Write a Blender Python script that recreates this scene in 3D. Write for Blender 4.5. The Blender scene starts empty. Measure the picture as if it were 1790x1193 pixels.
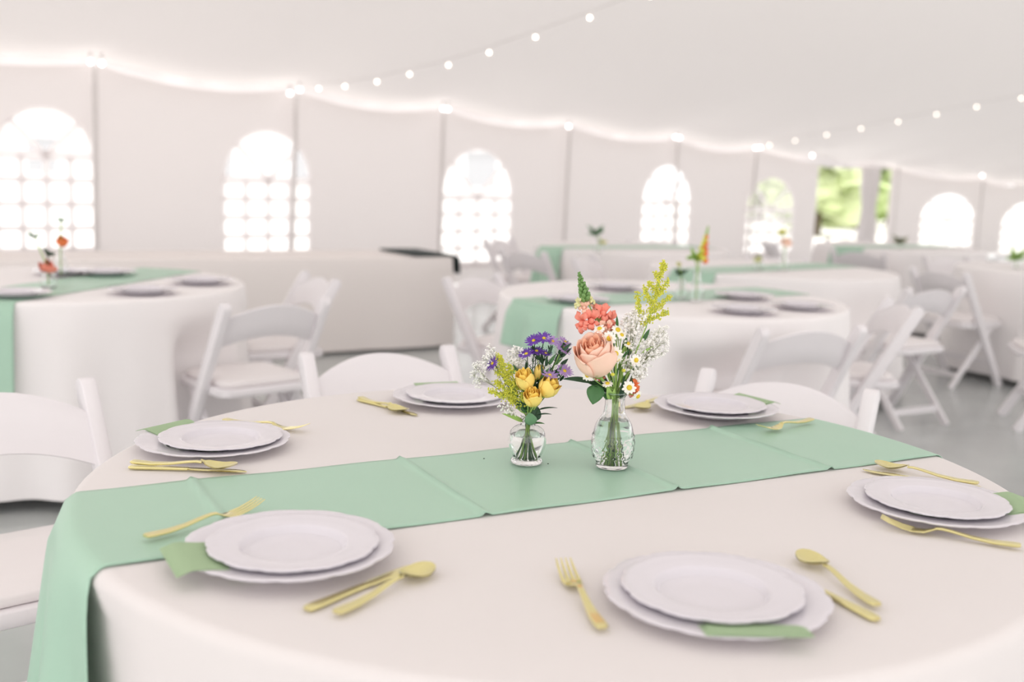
import bpy, math, random
from mathutils import Vector, Matrix
PI = math.pi
random.seed(7)
scene = bpy.context.scene
COL = scene.collection
W, H = 1790, 1193

# ------------------------------------------------------------------ camera
F_PX = 1833.98
PITCH, ROLL = math.radians(8.64578), math.radians(1.97724)
TABLE_H = 0.76
CAM = Vector((0, 0, TABLE_H + 0.48339))
fw = Vector((0, math.cos(PITCH), -math.sin(PITCH)))
r0 = Vector((1, 0, 0)); u0 = Vector((0, math.sin(PITCH), math.cos(PITCH)))
RI = r0 * math.cos(ROLL) + u0 * math.sin(ROLL)
UP = -r0 * math.sin(ROLL) + u0 * math.cos(ROLL)
cd = bpy.data.cameras.new('camera')
cam = bpy.data.objects.new('camera', cd); COL.objects.link(cam)
M = Matrix.Identity(4)
for i in range(3):
    M[i][0], M[i][1], M[i][2], M[i][3] = RI[i], UP[i], -fw[i], CAM[i]
cam.matrix_world = M
cd.sensor_width = 36; cd.sensor_fit = 'HORIZONTAL'; cd.lens = 36 * F_PX / W
cd.clip_start = .05; cd.clip_end = 400
cd.dof.use_dof = True; cd.dof.focus_distance = 1.80; cd.dof.aperture_fstop = 2.5
scene.camera = cam

# ------------------------------------------------------------------ light
world = bpy.data.worlds.new('sky'); scene.world = world; world.use_nodes = True
bg = world.node_tree.nodes['Background']
bg.inputs['Color'].default_value = (1.0, .985, .985, 1); bg.inputs['Strength'].default_value = 1.65
sd = bpy.data.lights.new('sun', 'SUN'); sd.energy = 3.6; sd.angle = math.radians(3); sd.color = (1, .98, .96)
sun = bpy.data.objects.new('sun', sd); COL.objects.link(sun)
sun.rotation_euler = Vector((-.28, .50, -1.25)).to_track_quat('-Z', 'Y').to_euler()
vs = scene.view_settings
vs.view_transform = 'Standard'; vs.look = 'None'; vs.gamma = 1; vs.use_curve_mapping = False
vs.exposure = 0.10
try:
    scene.cycles.max_bounces = 14; scene.cycles.diffuse_bounces = 8; scene.cycles.transmission_bounces = 12
except Exception: pass


def ray(px, py):
    return fw + RI * ((px - W / 2) / F_PX) - UP * ((py - H / 2) / F_PX)


def at_z(px, py, z):
    d = ray(px, py); return CAM + d * ((z - CAM.z) / d.z)


def at_y(px, py, y):
    d = ray(px, py); return CAM + d * ((y - CAM.y) / d.y)


# ------------------------------------------------------------------ materials
def mat(name, col, rough=.6, metal=0, trans=0, ior=1.45, sheen=0, noise=0, nscale=20, bump=0, bscale=200, emit=None, estr=0, spec=.5, sss=0):
    m = bpy.data.materials.new(name); m.use_nodes = True
    nt = m.node_tree; b = nt.nodes['Principled BSDF']
    b.inputs['Base Color'].default_value = (*col, 1); b.inputs['Roughness'].default_value = rough
    b.inputs['Metallic'].default_value = metal; b.inputs['Transmission Weight'].default_value = trans
    b.inputs['IOR'].default_value = ior; b.inputs['Specular IOR Level'].default_value = spec
    if sheen: b.inputs['Sheen Weight'].default_value = sheen
    if emit:
        b.inputs['Emission Color'].default_value = (*emit, 1); b.inputs['Emission Strength'].default_value = estr
    tc = nt.nodes.new('ShaderNodeTexCoord')
    if noise:
        n = nt.nodes.new('ShaderNodeTexNoise'); n.inputs['Scale'].default_value = nscale; n.inputs['Detail'].default_value = 5
        nt.links.new(tc.outputs['Object'], n.inputs['Vector'])
        mx = nt.nodes.new('ShaderNodeMix'); mx.data_type = 'RGBA'
        mx.inputs[6].default_value = (*[c * (1 - noise) for c in col], 1)
        mx.inputs[7].default_value = (*[min(1, c * (1 + noise)) for c in col], 1)
        nt.links.new(n.outputs['Fac'], mx.inputs[0]); nt.links.new(mx.outputs[2], b.inputs['Base Color'])
    if bump:
        n2 = nt.nodes.new('ShaderNodeTexNoise'); n2.inputs['Scale'].default_value = bscale
        nt.links.new(tc.outputs['Object'], n2.inputs['Vector'])
        bp = nt.nodes.new('ShaderNodeBump'); bp.inputs['Strength'].default_value = bump; bp.inputs['Distance'].default_value = .002
        nt.links.new(n2.outputs['Fac'], bp.inputs['Height']); nt.links.new(bp.outputs['Normal'], b.inputs['Normal'])
    return m


def fabric(name, col, tcol, k, noise=0):
    """thin fabric: diffuse mixed with translucent"""
    m = bpy.data.materials.new(name); m.use_nodes = True; nt = m.node_tree; nt.nodes.clear()
    o = nt.nodes.new('ShaderNodeOutputMaterial'); d = nt.nodes.new('ShaderNodeBsdfDiffuse'); t = nt.nodes.new('ShaderNodeBsdfTranslucent')
    x = nt.nodes.new('ShaderNodeMixShader'); x.inputs[0].default_value = k
    d.inputs['Color'].default_value = (*col, 1); t.inputs['Color'].default_value = (*tcol, 1)
    if noise:
        tc = nt.nodes.new('ShaderNodeTexCoord'); n = nt.nodes.new('ShaderNodeTexNoise'); n.inputs['Scale'].default_value = .5
        nt.links.new(tc.outputs['Object'], n.inputs['Vector'])
        mx = nt.nodes.new('ShaderNodeMix'); mx.data_type = 'RGBA'
        mx.inputs[6].default_value = (*[c * (1 - noise) for c in tcol], 1); mx.inputs[7].default_value = (*tcol, 1)
        nt.links.new(n.outputs['Fac'], mx.inputs[0]); nt.links.new(mx.outputs[2], t.inputs['Color'])
    nt.links.new(d.outputs[0], x.inputs[1]); nt.links.new(t.outputs[0], x.inputs[2]); nt.links.new(x.outputs[0], o.inputs[0])
    return m


def pane_mat(name):
    m = bpy.data.materials.new(name); m.use_nodes = True; nt = m.node_tree; nt.nodes.clear()
    o = nt.nodes.new('ShaderNodeOutputMaterial'); a = nt.nodes.new('ShaderNodeBsdfTransparent'); g = nt.nodes.new('ShaderNodeBsdfGlossy')
    t = nt.nodes.new('ShaderNodeBsdfTranslucent')
    a.inputs[0].default_value = (.97, .97, .97, 1); g.inputs['Roughness'].default_value = .1; t.inputs[0].default_value = (.95, .95, .95, 1)
    x = nt.nodes.new('ShaderNodeMixShader'); x.inputs[0].default_value = .04
    y = nt.nodes.new('ShaderNodeMixShader'); y.inputs[0].default_value = .25
    nt.links.new(a.outputs[0], x.inputs[1]); nt.links.new(g.outputs[0], x.inputs[2])
    nt.links.new(x.outputs[0], y.inputs[1]); nt.links.new(t.outputs[0], y.inputs[2]); nt.links.new(y.outputs[0], o.inputs[0])
    return m


MT = {
    'tent': fabric('tent_vinyl', (.87, .83, .825), (.80, .755, .75), .225, .04),
    'roof': fabric('roof_vinyl', (.86, .825, .81), (.74, .70, .69), .185, .05),
    'valance': fabric('valance_vinyl', (.85, .82, .82), (.82, .78, .78), .24),
    'muntin': fabric('muntin_vinyl', (.90, .88, .88), (.95, .93, .93), .66),
    'pane': pane_mat('clear_vinyl'),
    'pole': mat('pole_paint', (.74, .70, .69), .45, noise=.05),
    'floor': mat('polished_concrete', (.46, .48, .475), .2, noise=.28, nscale=1.3, bump=.03, bscale=8),
    'ground': mat('pale_gravel', (.72, .70, .67), .9, noise=.1, nscale=2),
    'cloth': mat('table_linen', (.755, .715, .705), .85, sheen=.1, noise=.012, nscale=6, bump=.06, bscale=900),
    'cloth_warm': mat('buffet_linen', (.87, .82, .80), .85, noise=.01, nscale=4),
    'cloth_white': mat('white_linen', (.89, .86, .86), .85, noise=.01, nscale=4),
    'runner': mat('mint_satin', (.40, .60, .47), .38, noise=.015, nscale=8, bump=.04, bscale=700),
    'runner_edge': mat('mint_hem', (.42, .60, .49), .55, noise=.02),
    'napkin': mat('sage_napkin', (.36, .49, .30), .85, noise=.03, nscale=60, bump=.1, bscale=800),
    'plate': mat('white_plastic', (.735, .705, .75), .10, noise=.004),
    'gold': mat('gold_plate', (.80, .73, .36), .15, metal=.9, noise=.03, nscale=30),
    'resin': mat('white_resin', (.82, .79, .81), .38, noise=.01),
    'pad': mat('white_seat_vinyl', (.83, .79, .79), .5, noise=.01),
    'bolt': mat('bolt_steel', (.35, .36, .38), .4, metal=.8, noise=.05),
    'black': mat('black_cover', (.015, .03, .03), .6, noise=.05),
    'bulb': mat('bulb_glow', (1, .95, .88), .3, emit=(1, .90, .78), estr=5, noise=.001),
    'bulb_w': mat('bulb_glow_white', (1, .97, .95), .3, emit=(1, .96, .95), estr=5, noise=.001),
    'wire': mat('white_wire', (.7, .67, .66), .5, noise=.01),
    'glass': mat('clear_glass', (.98, .995, .99), .0, trans=1, ior=1.45, noise=.001),
    'glass_rim': mat('aqua_glass', (.80, .94, .92), .02, trans=1, ior=1.45, noise=.001),
    'water': mat('water', (.99, 1, .99), 0, trans=1, ior=1.33, noise=.001),
    'stem': mat('stem_green', (.32, .50, .13), .55, noise=.2, nscale=90),
    'stem_d': mat('stem_dark', (.035, .09, .03), .55, noise=.2, nscale=90),
    'stem_br': mat('stem_olive', (.27, .29, .17), .6, noise=.2, nscale=90),
    'leaf': mat('leaf_green', (.055, .16, .05), .42, noise=.25, nscale=60),
    'leaf_d': mat('leaf_dark', (.022, .07, .03), .45, noise=.25, nscale=60),
    'euca': mat('eucalyptus_green', (.13, .27, .14), .6, noise=.12, nscale=60),
    'peach': mat('peach_petal', (.92, .50, .33), .6, noise=.08, nscale=40),
    'peach_l': mat('pale_peach_petal', (.93, .64, .51), .6, noise=.05, nscale=40),
    'coral': mat('coral_petal', (.84, .27, .20), .55, noise=.2, nscale=70),
    'coral_l': mat('pale_coral_petal', (.90, .52, .40), .55, noise=.2, nscale=70),
    'cream': mat('cream_bud', (.72, .70, .36), .55, noise=.2, nscale=70),
    'budg': mat('green_bud', (.16, .30, .09), .55, noise=.25, nscale=90),
    'yellow': mat('yellow_petal', (.92, .64, .12), .55, noise=.1, nscale=60),
    'yellow_l': mat('pale_yellow_petal', (.93, .70, .19), .55, noise=.08, nscale=60),
    'purple': mat('purple_petal', (.13, .04, .34), .55, noise=.25, nscale=120),
    'lilac': mat('lilac_petal', (.42, .28, .58), .55, noise=.2, nscale=120),
    'white_p': mat('white_petal', (.88, .86, .80), .55, noise=.03, nscale=90),
    'disc': mat('daisy_disc', (.72, .53, .04), .7, noise=.2, nscale=200),
    'golden': mat('goldenrod_bloom', (.66, .66, .09), .7, noise=.3, nscale=120),
    'gyps': mat('babys_breath_bloom', (.92, .90, .88), .7, noise=.05, nscale=120),
    'orange': mat('orange_petal', (.80, .20, .06), .6, noise=.2, nscale=60),
    'bark': mat('bark', (.20, .15, .11), .9, noise=.3, nscale=8),
    'fol': mat('tree_leaves', (.50, .60, .30), .8, noise=.4, nscale=1.2),
    'fol2': mat('tree_leaves_pale', (.60, .67, .40), .8, noise=.35, nscale=1.2),
    'building': mat('pale_siding', (.70, .69, .68), .8, noise=.04, nscale=2),
    'bwin': mat('grey_glazing', (.30, .31, .33), .3, noise=.05),
    'bear': mat('white_frame', (.85, .84, .84), .5, noise=.01),
}


# ------------------------------------------------------------------ mesh helpers
class MB:
    def __init__(s): s.v = []; s.f = []
    def add(s, V, F):
        o = len(s.v); s.v += [tuple(p) for p in V]; s.f += [tuple(i + o for i in f) for f in F]; return s
    def box(s, c, h, rot=None):
        V = []
        for x in (-1, 1):
            for y in (-1, 1):
                for z in (-1, 1):
                    p = Vector((x * h[0], y * h[1], z * h[2]))
                    if rot is not None: p = rot @ p
                    V.append(p + Vector(c))
        return s.add(V, [(0, 1, 3, 2), (4, 6, 7, 5), (0, 4, 5, 1), (2, 3, 7, 6), (0, 2, 6, 4), (1, 5, 7, 3)])
    def grid(s, fn, nu, nv, wrap_u=False):
        V = [fn(i, j) for j in range(nv) for i in range(nu)]; F = []
        for j in range(nv - 1):
            for i in range(nu if wrap_u else nu - 1):
                a = j * nu + i; b = j * nu + (i + 1) % nu
                F.append((a, b, b + nu, a + nu))
        return s.add(V, F)
    def loft(s, rings, cap=True):
        n = len(rings[0]); V = [p for r in rings for p in r]; F = []
        for j in range(len(rings) - 1):
            for i in range(n):
                a = j * n + i; b = j * n + (i + 1) % n
                F.append((a, b, b + n, a + n))
        if cap:
            F.append(tuple(range(n - 1, -1, -1))); F.append(tuple(range((len(rings) - 1) * n, len(rings) * n)))
        return s.add(V, F)
    def tube(s, pts, rad, n=8, cap=True):
        pts = [Vector(p) for p in pts]; rings = []
        if not hasattr(rad, '__len__'): rad = [rad] * len(pts)
        t0 = (pts[1] - pts[0]).normalized()
        ref = Vector((0, 0, 1)) if abs(t0.z) < .9 else Vector((1, 0, 0))
        a = t0.cross(ref).normalized()
        for i, p in enumerate(pts):
            t = (pts[min(i + 1, len(pts) - 1)] - pts[max(i - 1, 0)])
            if t.length < 1e-9: t = t0
            t = t.normalized(); a = (a - t * a.dot(t)).normalized(); b = t.cross(a)
            rings.append([p + (a * math.cos(2 * PI * k / n) + b * math.sin(2 * PI * k / n)) * rad[i] for k in range(n)])
        return s.loft(rings, cap)
    def lathe(s, prof, n=32, mod=None, close=False, c=(0, 0, 0)):
        rings = []
        for (r, z) in prof:
            ring = []
            for k in range(n):
                th = 2 * PI * k / n
                rr = r if mod is None else mod(r, z, th)
                ring.append((c[0] + rr * math.cos(th), c[1] + rr * math.sin(th), c[2] + z))
            rings.append(ring)
        return s.loft(rings, not close)
    def blob(s, c, rx, ry=None, rz=None, nu=8, nv=6, rot=None):
        ry = ry or rx; rz = rz or rx; c = Vector(c); V = []
        for j in range(nv + 1):
            ph = -PI / 2 + PI * j / nv
            for i in range(nu):
                th = 2 * PI * i / nu
                p = Vector((rx * math.cos(ph) * math.cos(th), ry * math.cos(ph) * math.sin(th), rz * math.sin(ph)))
                V.append(c + (rot @ p if rot is not None else p))
        F = []
        for j in range(nv):
            for i in range(nu):
                a = j * nu + i; b = j * nu + (i + 1) % nu
                F.append((a, b, b + nu, a + nu))
        return s.add(V, F)
    def octa(s, c, r):
        c = Vector(c); V = [c + Vector(d) * r for d in ((1, 0, 0), (-1, 0, 0), (0, 1, 0), (0, -1, 0), (0, 0, 1), (0, 0, -1))]
        return s.add(V, [(0, 2, 4), (2, 1, 4), (1, 3, 4), (3, 0, 4), (2, 0, 5), (1, 2, 5), (3, 1, 5), (0, 3, 5)])
    def mesh(s, name, m, smooth=True, ang=40):
        me = bpy.data.meshes.new(name); me.from_pydata(s.v, [], s.f); me.materials.append(m)
        if smooth:
            me.polygons.foreach_set('use_smooth', [True] * len(me.polygons))
            try: me.set_sharp_from_angle(angle=math.radians(ang))
            except Exception: pass
        me.update(); return me
    def obj(s, name, m, parent=None, smooth=True, ang=40, kind=None):
        return link(name, s.mesh(name, m, smooth, ang), parent, kind)


def link(name, me, parent=None, kind=None):
    o = bpy.data.objects.new(name, me); COL.objects.link(o)
    if parent is not None: o.parent = parent
    if kind: o['kind'] = kind
    return o


def empty(name, loc=(0, 0, 0), rz=0):
    o = bpy.data.objects.new(name, None); COL.objects.link(o); o.empty_display_size = .05
    o.location = loc; o.rotation_euler = (0, 0, rz); return o


def tag(o, label, cat, group=None):
    o['label'] = label; o['category'] = cat
    if group: o['group'] = group
    return o


def copy_tree(o, parent=None):
    c = o.copy(); COL.objects.link(c); c.parent = parent
    for ch in o.children: copy_tree(ch, c)
    return c


def frame_z(d):
    """rotation whose local +Z is d"""
    return Vector(d).normalized().to_track_quat('Z', 'Y').to_matrix()


# ------------------------------------------------------------------ tent shell
hz = H / 2 - F_PX * math.tan(PITCH)
d = ray(2810, 454); WD = Vector((d.x, d.y, 0)).normalized()          # along the wall, away
WN = Vector((WD.y, -WD.x, 0))                                       # inward (towards the camera side)
if WN.dot(Vector((0, 0, 0)) - at_z(165, 105, 2.15)) < 0: WN = -WN
W0 = at_z(165, 105, 2.15); W0.z = 0


def wall_hit(px, py, off=0):
    d = ray(px, py); o = W0 + WN * off
    t = (o - CAM).dot(WN) / d.dot(WN); p = CAM + d * t
    return (p - W0).dot(WD), p.z


def WP(s, z, t=0): return W0 + WD * s + WN * t + Vector((0, 0, z))


sA, zA = wall_hit(165, 105); sB, zB = wall_hit(1325, 258)
def eave(s): return zA + (zB - zA) * (s - sA) / (sB - sA)
posts = [wall_hit(x, 250)[0] for x in (165, 508, 772, 990, 1180, 1320)]
bay = (posts[-1] - posts[0]) / 5
S0 = posts[0] - 4 * bay; S1 = posts[-1] + 9 * bay
allposts = [posts[0] - k * bay for k in (4, 3, 2, 1)] + posts + [wall_hit(1562, 300)[0], wall_hit(1716, 330)[0]]
allposts += [allposts[-1] + bay * k for k in (1, 2, 3)]
def sag(s):
    """sidewall rope sags between poles"""
    for a, b in zip(allposts[:-1], allposts[1:]):
        if a <= s <= b:
            u = (s - a) / (b - a); return .11 * 4 * u * (1 - u)
    return .05
# windows: pixel left, right (at mid height), top of arch, sill
wpx = [(-8, 165, 186, 441), (389, 543, 227, 445), (769, 895, 260, 462), (1121, 1206, 288, 446), (1303, 1387, 310, 444), (1606, 1702, 338, 449), (1747, 1840, 352, 462)]
wins = []
for (l, r, t, b) in wpx:
    sl = wall_hit(l, (t + b) / 2)[0]; sr = wall_hit(r, (t + b) / 2)[0]
    m_ = (l + r) / 2
    wins.append((sl, sr, wall_hit(m_, b)[1], wall_hit(m_, t)[1]))
dl = wall_hit(1426, 370)[0]; dr = wall_hit(1552, 370)[0]; dtop = wall_hit(1480, 291)[1]
NA = 16
def arch_pts(w):
    sl, sr, zb, zt = w; c = (sl + sr) / 2; a = (sr - sl) / 2; hh = min(a, (zt - zb) * .42); zs = zt - hh
    return [(c - a * math.cos(PI * k / NA), zs + hh * math.sin(PI * k / NA)) for k in range(NA + 1)], zs, c, a, hh
wall = MB()
def wtop(s): return eave(s) - .03 - sag(s)
def strip(s0, s1, zb0, n=8):
    for k in range(n):
        a = s0 + (s1 - s0) * k / n; b = s0 + (s1 - s0) * (k + 1) / n
        m_ = 5
        def ripple(s): return .018 * math.sin(s * 9.3) + .012 * math.sin(s * 21 + 1)
        for j in range(m_):
            z0, z1 = zb0 + (wtop(a) - zb0) * j / m_, zb0 + (wtop(a) - zb0) * (j + 1) / m_
            y0, y1 = zb0 + (wtop(b) - zb0) * j / m_, zb0 + (wtop(b) - zb0) * (j + 1) / m_
            wall.add([WP(a, z0), WP(b, y0), WP(b, y1), WP(a, z1)], [(0, 1, 2, 3)])
BOT = .05
cuts = sorted([(w[0], w[1], 'w', w) for w in wins] + [(dl, dr, 'd', None)])
s = S0
for (a, b, k, w) in cuts:
    strip(s, a, BOT, max(2, int((a - s) / .3)))
    if k == 'w':
        pts, zs, c, hw, hh = arch_pts(w)
        V = []; F = []
        for (q, z) in pts: V += [WP(q, z), WP(q, wtop(q))]
        for i in range(NA): F.append((2 * i, 2 * i + 2, 2 * i + 3, 2 * i + 1))
        wall.add(V, F)
        wall.add([WP(a, BOT), WP(b, BOT), WP(b, w[2]), WP(a, w[2])], [(0, 1, 2, 3)])
    else:
        wall.add([WP(a, dtop), WP(b, dtop), WP(b, wtop(b)), WP(a, wtop(a))], [(0, 1, 2, 3)])
    s = b
strip(s, S1, BOT, 20)
wl = wall.obj('wall_left', MT['tent'], smooth=False, kind='structure')

for n, w in enumerate(wins):
    pts, zs, c, a, hh = arch_pts(w); sl, sr, zb, zt = w
    root = empty('window_%d' % (n + 1)); root['kind'] = 'structure'
    hgt = zs - zb; cols, rows = 4, 4
    bw = .052
    th = .006
    def bar(s0, z0, s1, z1, wd):
        u = Vector((s1 - s0, z1 - z0)); L = u.length; u /= L; p = Vector((-u.y, u.x)) * wd / 2
        V = []
        for t in (-th, th):
            for (q, e) in (((s0, z0), 1), ((s1, z1), 1), ((s1, z1), -1), ((s0, z0), -1)):
                V.append(WP(q[0] + p.x * e, q[1] + p.y * e, t))
        return MB().add(V, [(0, 1, 2, 3), (7, 6, 5, 4), (0, 4, 5, 1), (1, 5, 6, 2), (2, 6, 7, 3), (3, 7, 4, 0)])
    for i in range(1, cols):
        x = sl + (sr - sl) * i / cols
        bar(x, zb, x, zs, bw).obj('muntin', MT['muntin'], root, smooth=False)
    for j in range(rows + 1):
        z = zb + hgt * j / rows
        bar(sl, z, sr, z, bw * (1.5 if j in (0, rows) else 1)).obj('muntin', MT['muntin'], root, smooth=False)
    for k in (1, 3):
        an = PI * k / 4
        bar(c - .0 * a, zs, c - a * math.cos(an), zs + hh * math.sin(an), bw).obj('muntin', MT['muntin'], root, smooth=False)
    fr = MB()
    outline = [(sl, zb)] + pts + [(sr, zb)]
    cx, cz = c, (zb + zt) / 2
    V = []; m_ = len(outline)
    for t in (-.008, .008):
        for (q, z) in outline: V.append(WP(q, z, t))
        for (q, z) in outline: V.append(WP(cx + (q - cx) * .955, cz + (z - cz) * .975, t))
    F = []
    for i in range(m_):
        j = (i + 1) % m_
        F += [(i, j, m_ + j, m_ + i), (2 * m_ + i, 3 * m_ + i, 3 * m_ + j, 2 * m_ + j), (i, 2 * m_ + i, 2 * m_ + j, j), (m_ + i, m_ + j, 3 * m_ + j, 3 * m_ + i)]
    fr.add(V, F).obj('window_frame', MT['muntin'], root, smooth=False)
    for i in range(cols):
        for j in range(rows):
            x0, x1 = sl + (sr - sl) * i / cols, sl + (sr - sl) * (i + 1) / cols
            z0, z1 = zb + hgt * j / rows, zb + hgt * (j + 1) / rows
            MB().add([WP(x0, z0, .002), WP(x1, z0, .002), WP(x1, z1, .002), WP(x0, z1, .002)], [(0, 1, 2, 3)]).obj('pane', MT['pane'], root, smooth=False)
    for k in range(4):
        q = pts[k * 4:k * 4 + 5]
        MB().add([WP(c, zs, .002)] + [WP(x, z, .002) for x, z in q], [tuple(range(6))]).obj('pane', MT['pane'], root, smooth=False)

# valance hanging outside the eave, seen over the sagging wall top
va = MB(); ns = 220
def vfn(i, j):
    s = S0 + (S1 - S0) * i / (ns - 1)
    return WP(s, eave(s) + .02 + (wtop(s) - .02 - eave(s) - .02) * j / 3, -.10 - .02 * j + .012 * math.sin(s * 14) * j)
va.grid(vfn, ns, 4)
va.obj('trim_1', MT['valance'], kind='structure')

# roof: rises from the eave, over a ridge, unseen far slope cut short to let daylight in
RIDGE, SLOPE, ROOF_END = 6.8, math.tan(math.radians(19)), 12.2
def roof_z(s, t):
    e = eave(s)
    near = min(abs(s - p) for p in allposts)
    lift = .10 * math.exp(-(near / .35) ** 2) * math.exp(-(t / 1.0) ** 2)
    u = t if t < RIDGE else 2 * RIDGE - t
    return e + .02 + max(-.3, u) * SLOPE + lift * 0 - .16 * math.sin(PI * max(0, min(1, u / RIDGE))) + .03 * math.cos(2 * PI * s / bay) * math.exp(-u / 2.5)
rs, rt = 160, 44
rf = MB().grid(lambda i, j: WP(S0 + (S1 - S0) * i / (rs - 1), roof_z(S0 + (S1 - S0) * i / (rs - 1), -.12 + (ROOF_END + .12) * j / (rt - 1)), -.12 + (ROOF_END + .12) * j / (rt - 1)), rs, rt)
rf.obj('ceiling', MT['roof'], kind='structure')
# floor slab and the ground outside
fl = MB(); A, B, C_, D_ = WP(S0, 0, -.25), WP(S1 + .2, 0, -.25), WP(S1 + .2, 0, ROOF_END + 1.2), WP(S0, 0, ROOF_END + 1.2)
fl.add([A, B, C_, D_] + [p - Vector((0, 0, .12)) for p in (A, B, C_, D_)], [(0, 1, 2, 3), (7, 6, 5, 4), (0, 4, 5, 1), (1, 5, 6, 2), (2, 6, 7, 3), (3, 7, 4, 0)])
fl.obj('floor', MT['floor'], smooth=False, kind='structure')
gr = MB().grid(lambda i, j: ((i - 10) * 16, (j - 8) * 16, -.10), 21, 21)
gr.obj('ground', MT['ground'], smooth=False, kind='structure')

# side poles
pole_px = {4: ((165, 112), (160, 440)), 5: ((518, 160), (497, 445)), 6: ((776, 192), (765, 440)), 7: ((997, 224), (979, 440)), 8: ((1186, 242), (1178, 440)), 9: ((1324, 260), (1298, 440)), 11: ((1719, 318), (1708, 450))}
PL = {4: 'at the window edge behind the red coral flower', 5: 'crossing an arched window where warm string lights begin', 6: 'beside the arched window above the black cover', 7: 'midway between two arched windows, nearest the grey-green sprig', 8: 'rising over the arched window behind the orange flower spike', 9: 'before the last arched window ahead of the doorway', 10: 'at the edge of the open doorway', 11: 'between the two arched windows past the doorway'}
for k, p in enumerate(allposts):
    if k not in PL: continue
    rt_ = empty('tent_side_pole')
    if k in pole_px:
        (x1, y1), (x2, y2) = pole_px[k]
        sa, za = wall_hit(x1, y1, .10); sb, zb = wall_hit(x2, y2, .10)
        f = (za - 0) / (za - zb); foot = sa + (sb - sa) * f * .55
        foot = sa + (foot - sa) * .6
        top = sa; zt_ = za
    else: top = foot = p; zt_ = eave(p) - .02
    rt_.location = WP(foot, 0, .10)
    off = Vector(rt_.location)
    P1 = WP(foot, .012, .10) - off; P2 = WP(top, zt_, .10) - off
    MB().tube([P1, P1 * .5 + P2 * .5, P2], [.024, .024, .022], 10).obj('pole', MT['pole'], rt_)
    MB().lathe([(.0, 0), (.07, 0), (.07, .008), (.03, .012), (.028, .05), (0, .05)], 16, c=(0, 0, 0)).obj('base_plate', MT['pole'], rt_)
    tag(rt_, 'slim pale tent pole ' + PL[k], 'tent pole', 'side poles along the windowed wall')

# ------------------------------------------------------------------ lights on the tent
def bulb_mesh(r, m):
    return MB().blob((0, 0, 0), r, nu=14, nv=10).mesh('bulb', m)
BM, BW = bulb_mesh(.013, MT['bulb']), bulb_mesh(.020, MT['bulb_w'])
def string_light(px, pole, label, me):
    s_p, _ = wall_hit(*pole)
    P0 = WP(s_p, 0, 0)
    root = empty('string_lights', (P0.x, P0.y, 0))
    tag(root, label, 'string lights', 'light strings crossing the tent')
    pts = []
    for (x, y) in px:
        d = ray(x, y); t = (P0 - CAM).dot(WD) / d.dot(WD); pts.append(CAM + d * t)
    last = pts[-1] + (pts[-1] - pts[-2]); last2 = last + (pts[-1] - pts[-2]) * 1.05 + Vector((0, 0, .03))
    allp = [WP(s_p, eave(s_p) - .03, .05)] + pts + [last, last2]
    MB().tube([q - root.location + Vector((0, 0, .045)) for q in allp], .0035, 6).obj('wire', MT['wire'], root)
    for q in pts + [last, last2]:
        o = link('bulb', me, root); o.location = q - root.location
string_light([(557, 155), (603, 151), (659, 143), (716, 130), (784, 114), (855, 92), (936, 65), (1031, 31)], (518, 200), 'warm string lights rising from the pole at the second arched window', BM)
string_light([(1345, 254), (1390, 246), (1445, 236), (1505, 225), (1570, 213), (1637, 200), (1707, 187), (1785, 172)], (1322, 300), 'string lights rising from the pole beside the open tent doorway', BM)
for (x, y, k) in ((158, 108, 4), (178, 111, 4), (507, 163, 5), (524, 157, 5), (775, 190, 6), (783, 191, 6), (994, 221, 7), (1181, 240, 8), (1188, 241, 8), (1321, 259, 9), (1329, 258, 9), (1717, 307, 11), (1420, 272, 12)):
    sx, z = wall_hit(x, y, .13)
    rt_ = empty('globe_light', WP(sx, z, .13))
    link('bulb', BW, rt_)
    MB().lathe([(0, .04), (.014, .04), (.014, .075), (.008, .085), (0, .085)], 10).obj('socket', MT['wire'], rt_)
    tag(rt_, 'globe light ' + ('on the pole ' + PL[k] if k in PL else 'alone over the corner of the open doorway'), 'light', 'globe lights at the pole tops')

# tied-back white curtain hanging in the doorway
sc = (wall_hit(1499, 370)[0] + wall_hit(1526, 370)[0]) / 2; hw_ = (wall_hit(1526, 370)[0] - wall_hit(1499, 370)[0]) / 2
def cur(i, j):
    th = 2 * PI * i / 40; z = .06 + (dtop - .06) * j / 12
    k = 1 - .25 * math.exp(-((z - 1.0) / .25) ** 2)
    r = hw_ * k * (1 + .12 * math.cos(7 * th + .4 * j))
    return WP(sc + r * math.cos(th), z, .05 + .35 * r * math.sin(th))
tag(MB().grid(cur, 40, 13, True).obj('door_curtain', MT['valance']), 'white tent curtain gathered into a bundle in the open doorway', 'curtain')

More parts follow.
